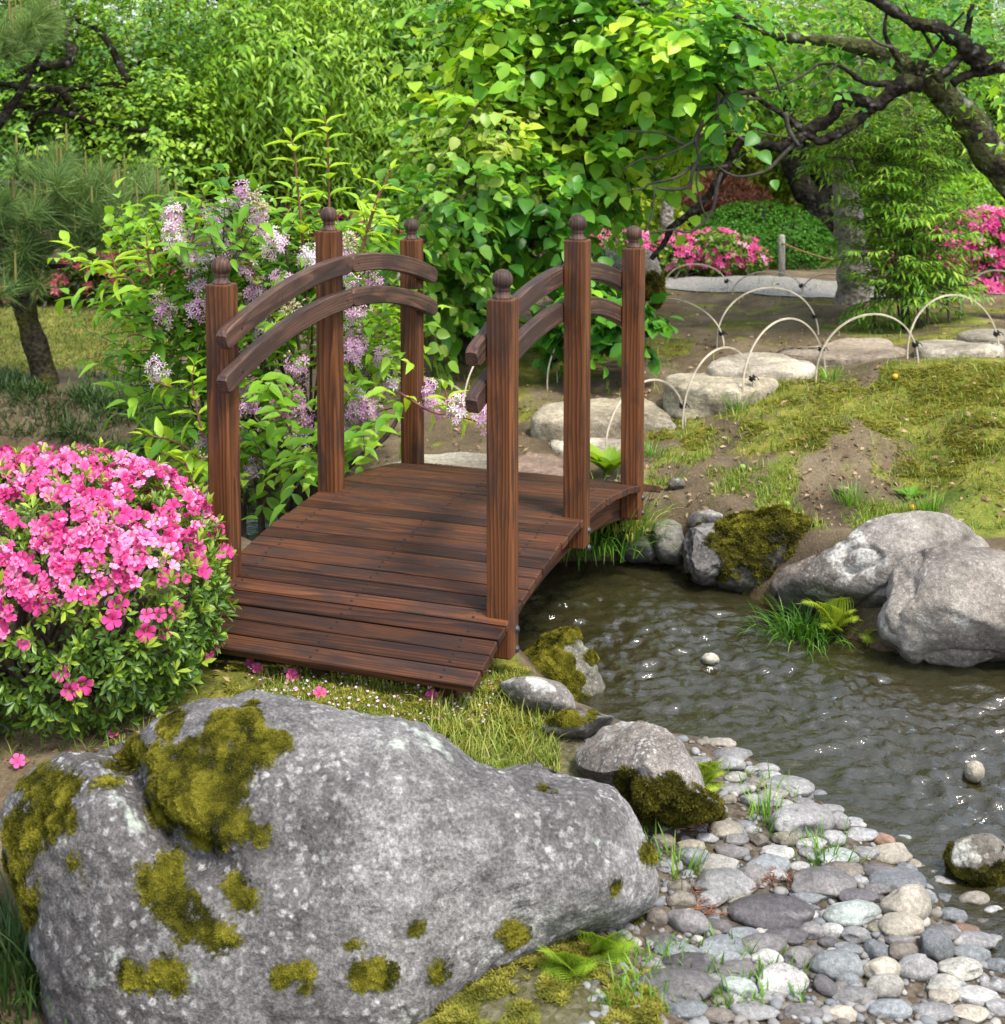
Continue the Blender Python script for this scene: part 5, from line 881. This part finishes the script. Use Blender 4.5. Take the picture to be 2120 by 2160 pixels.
for k,(x,y) in enumerate(FC):
    Y=3.82+rng.normal(0,.06) if x>420 else 3.72; c=D(x,y,Y); n=int(32+rng.integers(16)); ax2=nrm(np.array([rng.normal(0,.5),-.3,.8])); t_=rng.random(n); u=rdir(n); Q=c+ax2*((t_-.5)*.05)[:,None]+u*(.012+.022*rng.random(n))[:,None]
    bloom(g,Q,u+.5*ax2+[0,-.35,.1],.0118,STARF,.25+.6*rng.random(),.18)
    m_=8; u=rdir(m_); V0,F0=ico(1); V,Fs=inst((V0*[.6,.6,1.3],[F0]),c+u*.03+ax2*.02,upframes(u),.0028+.0015*rng.random(m_)); gb.add(V,Fs,tint=np.repeat(rng.random(m_),len(V0)))
for x,y in C1([(880,1060),(1280,985),(1300,1020),(1320,1040),(800,1480),(1440,1560),(1740,1200),(1750,1240),(1480,1530)])+C4([(1010,660),(980,650),(1470,640)]):
    c=D(x,y,3.75); m_=40; u=rdir(m_); V0,F0=ico(1); V,Fs=inst((V0*[.6,.6,1.5],[F0]),c+u*(.03*rng.random(m_)[:,None]),upframes(u),.0033+.0015*rng.random(m_)); gb.add(V,Fs,tint=np.repeat(rng.random(m_),len(V0)))
g.mk('blossoms',M_LILAC,r); gb.mk('buds',M_BUD,r)
# ---- pink azalea in the left foreground
cz_=D(92,1235,2.62); cen=np.array([cz_[0],2.62,.335]); rad=np.array([.335,.30,.245]); b=onto(cen[0],cen[1]); r=empty('azalea_bush',b); tag(r,'large rounded azalea in full bright pink bloom left of the bridge','azalea')
def dome(n,lo,hi,pw=.62):
    u=rdir(n); u=np.sign(u)*np.abs(u)**1; k=(np.abs(u[:,0])**2.3+np.abs(u[:,1])**2.3+np.abs(u[:,2])**2.3)**(-1/2.3); s=lo+(hi-lo)*rng.random(n)**.6
    q=u*k[:,None]; bump_=1+.03*fbm(q*3.2,3,12)+.03*vn(q*8,13); return cen+q*rad*(s*bump_)[:,None],nrm(u/rad)
nw=3600; o,out=dome(nw,.80,1.0); k_=o[:,2]>.15; o,out=o[k_],out[k_]; g=G(); d=nrm(out*.75+np.array([0,0,.45])+.35*rdir(len(o)))
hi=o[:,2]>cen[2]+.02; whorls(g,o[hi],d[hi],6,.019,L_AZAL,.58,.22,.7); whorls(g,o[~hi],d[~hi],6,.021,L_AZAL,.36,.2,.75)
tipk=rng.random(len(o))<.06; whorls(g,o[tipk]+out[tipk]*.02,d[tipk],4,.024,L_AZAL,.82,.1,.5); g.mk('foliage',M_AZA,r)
gt=G(); n=90; e=dome(n,.75,.95)[0]; s=b+rng.normal(0,.06,(n,3))*[1,1,0]; Pt=np.stack([s,s*.6+e*.4+rng.normal(0,.02,(n,3)),e],1); gt.add(*tubes(Pt,np.broadcast_to([.007,.005,.003],(n,3)),5)); gt.mk('stems',TWIG,r)
o,out=dome(14000,.97,1.03); h=(o[:,2]-cen[2])/rad[2]; pr=proj(o); wt=sst(-.1,.32,h+.25*fbm(o*8,3,14)-.22)*(.25+sst(-.35,.25,fbm(o*13,2,15)))*(1-.75*sst(.93,1.02,h))
wt=wt*np.where((pr[:,0]>410)&(pr[:,1]<1250),.35,1); k_=rng.choice(len(o),1900,False,wt/wt.sum()); g=G()
bloom(g,o[k_]+out[k_]*.004,out[k_]*.7+.8*rdir(len(k_))+np.array([.1,-.2,.2]),.0125,FLOW,.56,.32)
lowpx=np.array(C4([(185,1370),(215,1290),(120,1310),(590,1380),(570,1440),(640,1260),(800,1420),(740,1430),(730,1510),(830,1510),(885,1400),(870,1230),(310,1710),(420,1780),(350,1800),(1100,1590),(1140,1680),(1020,1205),(1000,1090),(380,1320),(450,1330),(290,1170),(600,1160),(530,1280),(90,1140),(860,1080)]))
u=rdir(90000); k=(np.abs(u)**2.3).sum(1)**(-1/2.3); q_=u*k[:,None]; o=cen+q_*rad*(1.01*(1+.03*fbm(q_*3.2,3,12)+.03*vn(q_*8,13)))[:,None]; ok=(u@nrm(CAM-cen))>-.1; o,out=o[ok],nrm(u/rad)[ok]; pr=proj(o)
kk=[np.hypot(pr[:,0]-x,pr[:,1]-y).argmin() for x,y in lowpx]; bloom(g,o[kk],out[kk]*.8+.3*rdir(len(kk))+np.array([.1,-.5,.15]),.0165,FLOW,.42,.15); g.mk('blossoms',M_PINK,r)
# ---------------------------------------------------------------- bamboo hoops
BAM=plain('split_bamboo',(.42,.36,.27),.5,.3,30,.4); TIE=plain('black_twine',(.012,.011,.012),.9,.2)
HOOPS=[((1155,822),(1240,668),(1345,765),'bamboo hoop between the two far right bridge posts'),((1325,700),(1425,632),(1527,735),'pale bamboo hoop just right of the far right post'),((1513,733),(1606,607),(1727,706),'tallest bamboo hoop, in front of the gravel path'),((1568,858),(1633,676),(1742,785),'bamboo hoop standing between the high and the veined stepping stones'),((1440,906),(1513,736),(1591,845),'bamboo hoop over the high cream stepping stone'),((1721,807),(1824,664),(1937,770),'bamboo hoop in front of the flat purple stepping stone'),((1914,758),(2005,622),(2108,750),'broad bamboo hoop at the right above the long white stone'),((2026,672),(2092,570),(2185,665),'bamboo hoop cut by the right edge under the azalea'),((1402,608),(1467,557),(1536,612),'thin bamboo hoop along the path, nearest the layered rock'),((1545,622),(1618,573),(1694,620),'thin bamboo hoop along the path in front of the stake'),((1692,622),(1757,578),(1832,632),'thin bamboo hoop along the path beside the grey trunk'),((978,872),(1075,700),(1176,808),'bamboo hoop behind the near right bridge post'),((800,858),(885,797),(992,862),'low bamboo hoop behind the far left bridge post'),((1278,972),(1350,806),(1447,898),'bamboo hoop at the hosta behind the far right post')]
for A_,T_,B_,lab in HOOPS:
    A=G1(*A_); B=G1(*B_); Ym=(A[1]+B[1])/2; tp=D(*T_,Ym); r=empty('bamboo_hoop',(A+B)/2); tag(r,lab,'bamboo hoop','bamboo hoops edging the garden path')
    mid=(A+B)/2; hv=tp-mid; t_=np.linspace(0,math.pi,30); pts=mid+np.outer(-np.cos(t_),(B-A)/2)+np.outer(np.sin(t_)**.9,np.array([hv[0]*.6,0,hv[2]])); pts[0]-=[0,0,.03]; pts[-1]-=[0,0,.03]
    d=nrm(np.gradient(pts,axis=0)); sd_=nrm(np.cross(d,[0,1.,0])); nn_=np.array([0,1.,0]); V=[]
    for p_,s_1,k in zip(pts,sd_,range(30)):
        for a,bq in ((-.0023,-.0046),(.0023,-.0046),(.0029,0),(.0023,.0046),(-.0023,.0046)): V.append(p_+s_1*a+nn_*bq)
    k5=np.arange(5); i=np.arange(29)[:,None]*5; mk('split_cane',np.array(V),[np.stack([i+k5,i+(k5+1)%5,i+5+(k5+1)%5,i+5+k5],-1).reshape(-1,4),np.array([k5[::-1],29*5+k5])],BAM,r,smooth=False)
    g=G(); c=pts[26]; 
    for a in (.5,-.5,1.2): q=np.stack([c+.010*np.array([math.cos(u_)*math.cos(a),math.sin(u_),math.cos(u_)*math.sin(a)]) for u_ in np.linspace(0,6.28,13)]); g.add(*tube(q,.003,5))
    g.add(*tube(np.array([c,c+[.012,-.01,.006],c+[.02,-.012,-.004]]),.0016,4)); g.mk('twine_knot',TIE,r)
# ---------------------------------------------------------------- small plants and litter
def blades(Q,L,wd,lean,mt,tb=.5,tv=.22,name='grass',label=None,kind='stuff',cat='grass',curve=.5,parent=None,dirv=None):
    n=len(Q); a=rng.random(n)*6.28; h=np.stack([np.cos(a),np.sin(a),0*a],-1) if dirv is None else dirv; le=lean*(.4+1.1*rng.random(n)); Ls=L*(.5+.8*rng.random(n)); S=5; t_=np.linspace(0,1,S)
    ang=le[:,None]*(1-curve)+le[:,None]*2*curve*t_[None]; dx=np.sin(ang); dzz=np.cos(ang); st=Ls[:,None]/(S-1); cxx=np.concatenate([np.zeros((n,1)),np.cumsum(dx[:,:-1]*st,1)],1); czz=np.concatenate([np.zeros((n,1)),np.cumsum(dzz[:,:-1]*st,1)],1)
    C=Q[:,None]+h[:,None]*cxx[...,None]+np.array([0,0,1.])*czz[...,None]; sd_=np.stack([-h[:,1],h[:,0],0*a],-1)+.35*rdir(n); sd_=nrm(sd_); w_=wd*(.7+.6*rng.random(n))[:,None]*np.array([1,1,.85,.6,.08])[None]/2
    V=np.stack([C-sd_[:,None]*w_[...,None],C+sd_[:,None]*w_[...,None]],2).reshape(-1,3); i=(np.arange(n)*S*2)[:,None]+(np.arange(S-1)*2)[None]; Qd=np.stack([i,i+1,i+3,i+2],-1).reshape(-1,4)
    o=mk(name,V,Qd,mt,parent,attrs=dict(tint=np.repeat(np.clip(rng.normal(tb,tv,n),0,1),S*2)))
    if label: tag(o,label,cat,None,kind)
    return o
def scatter(n,x0,x1,y0,y1,fn):                       # ground points under a pixel window, kept with the probability fn
    q=Gp(rng.uniform(x0,x1,n),rng.uniform(y0,y1,n)); s=sdist(q[:,0],q[:,1]); m_,g_=ground_masks(q[:,0],q[:,1]); k=(rng.random(n)<fn(m_,g_,q))&(s>.03); return q[k]
blades(scatter(1600,-60,420,1420,1600,lambda m,g,q:.35),.03,.002,1.0,M_GRASS,.45,.25,label='sparse wisps of grass between the azalea and the large rock')
blades(scatter(26000,-60,640,585,830,lambda m,g,q:sst(.25,.6,g)),.02,.0028,.9,M_LAWN,.5,.25,label='short worn lawn grass at the left under the pine')
blades(scatter(9000,-60,470,770,960,lambda m,g,q:sst(-.35,.1,fbm2(q[:,0],q[:,1],3,3,4))),.06,.004,1.1,M_DGRASS,.65,.25,'ground_cover','dark mondo grass around the pine trunk',cat='ground cover')
blades(scatter(16000,540,1180,1420,1660,lambda m,g,q:sst(.3,.8,m)*.8),.018,.0022,.6,M_GRASS,.62,.25,label='fine yellow green grass between the bridge and the large rock')
blades(scatter(900,900,1180,1490,1620,lambda m,g,q:.6),.045,.0022,.8,M_GRASS,.85,.2,label='straw coloured taller grass beside the brown boulder')
blades(scatter(30000,1370,2140,720,1120,lambda m,g,q:np.clip(.25*sst(.2,.7,m)+.8*sst(.2,.6,g)*sst(-.1,.5,fbm2(q[:,0],q[:,1],5,3,44)),0,1)),.026,.0024,.7,M_GRASS,.5,.25,label='patchy grass on the far mossy slope')
blades(scatter(9000,780,2140,560,900,lambda m,g,q:.25*sst(.1,.5,fbm2(q[:,0],q[:,1],4,3,46))),.035,.003,.7,M_GRASS,.5,.25,label='thin weeds on the bare soil by the stepping stones')
# moss cushions on the ground
MOSSL=leafmat('ground_moss',[(.05,.056,.012),(.115,.122,.02),(.2,.195,.03),(.29,.27,.05)],.3,.8,.1)
def mossy(n,x0,x1,y0,y1,size,label,tb=.6,mt=MOSSL):
    q=scatter(n,x0,x1,y0,y1,lambda m,g,q:sst(.35,.75,m)*sst(-.25,.25,fbm2(q[:,0],q[:,1],11,4,49))); k=len(q); lump=fbm(q*40,3,5); V,Fs=inst(STAR,q+np.array([0,0,.004])+np.array([0,0,.004])*lump[:,None],upframes(nrm(np.array([0,0,1.])+.4*rdir(k))),size*(.6+.8*rng.random(k))); g=G(); g.add(V,Fs,tint=rep(np.clip(tb+.4*lump+.18*rng.normal(size=k),0,1),STAR)); tag(g.mk('ground_moss',mt),label,'moss',None,'stuff')
mossy(26000,480,1180,1410,1660,.008,'yellow green moss carpet before the bridge end',.62)
mossy(60000,1370,2140,730,1010,.0048,'bright yellow green moss on the crest of the far bank',.7)
mossy(40000,900,1420,1640,2170,.006,'moss between the large rock and the cobbles',.55)
blades(scatter(1400,1230,1700,1600,2140,lambda m,g,q:sst(.15,.6,fbm2(q[:,0],q[:,1],9,2,47))),.035,.0028,.7,M_TUFT,.6,.2,label='small grass sprouting between the cobbles')
def tuft(px,py,n,L,wd,lean,mt,label,tb=.5,sp=.03,cat='grass tuft',name='grass_tuft',z=None):
    c=G1(px,py) if z is None else P(px,py,z); r=empty(name,c); tag(r,label,cat); a=rng.normal(0,sp,(n,2)); Q=np.c_[c[0]+a[:,0],c[1]+a[:,1],np.full(n,c[2]-.005)]; hv=nrm(np.c_[a+rng.normal(0,sp*.6,a.shape),0*a[:,0]]); blades(Q,L,wd,lean,mt,tb,.22,'blades',parent=r,curve=.6,dirv=hv); return r
tuft(1255,1150,420,.17,.0042,1.15,M_TUFT,'lush arching grass tuft under the far bridge end at the waterline',.42,.05,z=.06)
tuft(1330,1110,160,.09,.0035,1.1,M_GRASS,'yellowish grass clump hanging over the stones under the far bridge end',.7,.04,z=.12)
tuft(1690,1330,330,.085,.003,1.3,M_TUFT,'dark green grass tuft at the foot of the long boulder in the water',.3,.045,z=.01)
tuft(45,2060,520,.1,.0035,.9,M_DGRASS,'dark grass tuft at the lower left foot of the large rock',.6,.06)
tuft(1612,1245,70,.05,.003,.8,M_TUFT,'little bright grass sprig at the waterline below the bank moss',.75,.015,z=.005)
for px,py,n,L,lab in [(1560,865,60,.07,'bright grass sprig at the foot of the hoop by the cream stone'),(1755,805,40,.06,'weedy sprig beside the veined stepping stone'),(1800,1060,70,.06,'bright grass patch low on the bare slope'),(1960,1080,90,.06,'grass patch above the tall pale boulder'),(1380,960,60,.05,'grass clump on the moss beside the far right post'),(1430,1840,40,.05,'grass sprouting by the large pale cobble'),(1740,1810,50,.05,'grass sprouting between the white and the brown upper cobbles'),(1615,1740,40,.06,'upright grass sprig beside the light grey humped boulder')]: tuft(px,py,n,L,.003,.7,M_TUFT,lab,.6,.022)
def broad(name,label,px,py,n,L,mt,leaf,tb,lean=.7,z=None,cat='plant'):
    c=G1(px,py) if z is None else P(px,py,z); r=empty(name,c); tag(r,label,cat); a=np.linspace(0,6.28,n,False)+rng.normal(0,.2,n); d=nrm(np.stack([np.cos(a)*lean,np.sin(a)*lean,np.full(n,.8)],-1)+.15*rdir(n)); V,Fs=inst(leaf,np.broadcast_to(c,(n,3))+d*.01,frames(d,nrm(np.array([0,0,1.])-d*.5)),L*(.7+.5*rng.random(n))); g=G(); g.add(V,Fs,tint=rep(np.clip(rng.normal(tb,.12,n),0,1),leaf)); g.mk('leaves',mt,r); return r
broad('hosta','bright green hosta with upright leaves between the far right posts',1285,1005,18,.12,M_FERN,L_LANCE,.35,.6)
broad('weed','small broad leaved weed with serrated leaves on the slope',1920,1050,12,.045,M_TUFT,L_LANCE,.6,1.2)
broad('weed','tiny pale weed between the moss and the high stone',1760,750,8,.05,M_TUFT,L_ROUND,.7,.9)
def frond(base,tip,wd,npair=15,sag=.25,tb=.6):
    p=smooth_path([base,base*.55+tip*.45+np.array([0,0,1])*sag*np.linalg.norm(tip-base),tip],10); g=G(); g.add(*tube(p,np.linspace(.0016,.0005,len(p)),4),tint=.6); d=nrm(np.gradient(p,axis=0)); s=np.linspace(.12,.97,npair)*(len(p)-1); lat=nrm(np.cross(d,np.array([0,0,1.])))
    for si in s:
        k=int(si); f=si/(len(p)-1); ln=wd*math.sin(math.pi*min(1,(f*.85+.18)))**.8*(1.02-f*.55); up=np.cross(lat[k],d[k])
        for sg in (1,-1):
            dd=nrm(lat[k]*sg+d[k]*.45+np.array([0,0,-.12])); n=6; t_=(np.arange(n)+.4)/n; q=p[k]+dd*(ln*t_)[:,None]; l2=d[k]
            for s2 in (1,-1): V,Fs=inst(L_TINY,q,frames(nrm(np.broadcast_to(l2*s2,(n,3))+dd*.5),np.broadcast_to(up,(n,3))),ln*.27*(1.15-t_*.85)); g.add(V,Fs,tint=rep(np.clip(rng.normal(tb,.12,n),0,1),L_TINY))
    return g
def fern(label,basepx,tips,wd,z=None,hgt=.05,tb=.6,sag=.25):
    c=G1(*basepx) if z is None else P(*basepx,z); r=empty('fern',c); tag(r,label,'fern')
    for x,y,*dy in tips: frond(c+[0,0,.005],D(x,y,c[1]+(dy[0] if dy else -.03)),wd,sag=sag,tb=tb).mk('frond',M_FERN,r)
fern('bright green fern at the lower right foot of the large rock',C8([(345,1170)])[0],C8([(222,1095),(445,1165),(225,1195),(465,1240),(330,1100)]),.042,sag=.12)
fern('bright green fern arching over the moss at the corner of the large rock',C8([(455,1110)])[0],C8([(420,1030),(605,1090),(500,1185),(565,1150),(520,1030)]),.042,sag=.14)
fern('small yellow green fern between brown boulder and upper cobbles',C8([(835,505)])[0],C8([(890,420),(800,425),(870,540),(850,415),(900,470)]),.035,tb=.85)
fern('yellow green fern in the grass tuft at the foot of the long boulder',C6([(1050,1500)])[0],C6([(850,1365),(1085,1325),(1165,1400),(970,1490),(1190,1450),(1000,1360)]),.055,z=.02,tb=.85)
fern('yellow fern seedling at the foot of the tall pale boulder',C6([(1230,1540)])[0],C6([(1190,1560),(1260,1500),(1210,1580)]),.03,z=.01,tb=.9)
for k,(bp,tips,lab) in enumerate([((330,930),[(230,870),(400,860),(430,930),(260,960)],'dark fern in the shade behind the pink azalea'),((400,900),[(330,830),(460,850),(310,930),(470,930)],'mid green fern beside the lilac shrub at its left'),((300,860),[(220,800),(360,790),(200,870),(380,850)],'fern at the edge of the mondo grass below the pine')]):
    c=G1(*bp); r=empty('fern',c); tag(r,lab,'fern')
    for x,y in tips: frond(c,D(x,y,c[1]-.05),.07,14,.2,.3).mk('frond',M_NAND,r)
# fallen azalea flowers and petals
for x,y,lab in C4([(1255,1700)])and[(527,1414,'fallen pink flower nearest the azalea at the bridge edge'),(543,1425,'fallen pink flower touching its neighbour below the deck edge'),(617,1440,'fallen pink flower below the middle of the deck edge'),(675,1479,'fallen pink flower just behind the crest of the large rock'),(910,1484,'fallen pale pink flower below the right deck corner'),(240,1560,'tiny fallen flower behind the left lobe of the large rock'),(38,1622,'fallen pink flower at the left edge above the large rock')]:
    c=G1(x,y)+[0,0,.014]; g=G(); bloom(g,c[None],nrm(np.array([[rng.normal(0,.3),-.6,.7]])),.0145,FLOW,.6,.1); tag(g.mk('fallen_flower',M_PINK,loc=c-[0,0,.012]),lab,'flower','fallen azalea flowers on the moss')
q=scatter(900,520,1050,1415,1540,lambda m,g,q:.45); n=len(q); V,Fs=inst((np.array([(-.5,0,0),(.5,0,0),(.4,1,.2),(-.4,1,.2)],float),[np.array([(0,1,2,3)])]),q+[0,0,.016],upframes(nrm(np.array([0,0,1.])+.5*rdir(n))),.0022+.003*rng.random(n)); tag(mk('fallen_petals',V,Fs,M_LILAC,attrs=dict(tint=np.repeat(.3+.6*rng.random(n),4))),'tiny pale petals strewn over the moss before the bridge','petals',None,'stuff')
q=np.concatenate([scatter(5200,780,2140,600,1110,lambda m,g,q:.5),scatter(900,-60,620,1400,1620,lambda m,g,q:.5)]); n=len(q); V,Fs=inst(L_TINY,q+[0,0,.006],upframes(nrm(np.array([0,0,1.])+.8*rdir(n))),.008+.016*rng.random(n)); tag(mk('leaf_litter',V,Fs,leafmat('dry_leaf',[(.09,.055,.03),(.18,.11,.06),(.3,.2,.12),(.42,.33,.2)],.2,.8,.2),attrs=dict(tint=rep(rng.random(n),L_TINY))),'dry brown leaves scattered on the bare soil','leaf litter',None,'stuff')
q=np.concatenate([scatter(60,1590,1680,1850,1890,lambda m,g,q:.6),scatter(60,1455,1520,1880,1950,lambda m,g,q:.7),scatter(40,1440,1490,1735,1765,lambda m,g,q:.8)]); n=len(q); d=nrm(rdir(n)*[1,1,.15]); g=G(); g.add(*tubes(np.stack([q+[0,0,.012],q+d*.016+[0,0,.014]],1),np.full((n,2),.0009))); tag(g.mk('fallen_needles',plain('rusty_needle',(.2,.08,.04),.8,.3)),'rusty brown fallen needles between the cobbles','needles',None,'stuff')
FRG=plain('green_fruit',(.2,.3,.05),.5,.15,60); FRY=plain('yellow_fruit',(.55,.33,.03),.5,.15,60)
for x,y,m_,lab in [(1566,993,FRG,'small green fallen fruit high on the bare slope'),(1659,1070,FRG,'bright green fallen fruit low on the bare slope'),(1690,1102,FRY,'yellow fallen fruit just above the bank moss'),(1925,1078,FRY,'orange yellow fallen fruit above the long boulder'),(1888,801,FRY,'yellow fallen fruit near the mossy crest'),(1338,1072,FRY,'yellow fruit on the stones under the far bridge post')]:
    V,Fs=lathe([(.0001,-.0095),(.004,-.0088),(.0078,-.005),(.0095,0),(.0082,.0048),(.0045,.008),(.0015,.0079),(.0004,.0068)],14); c=G1(x,y)+[0,0,.01]; V=V*(1+.03*np.cos(np.arctan2(V[:,1:2],V[:,0:1])))
    tag(mk('fallen_fruit',V+c,Fs,m_,loc=c-[0,0,.0095]),lab,'fruit','fallen fruits on the far bank')
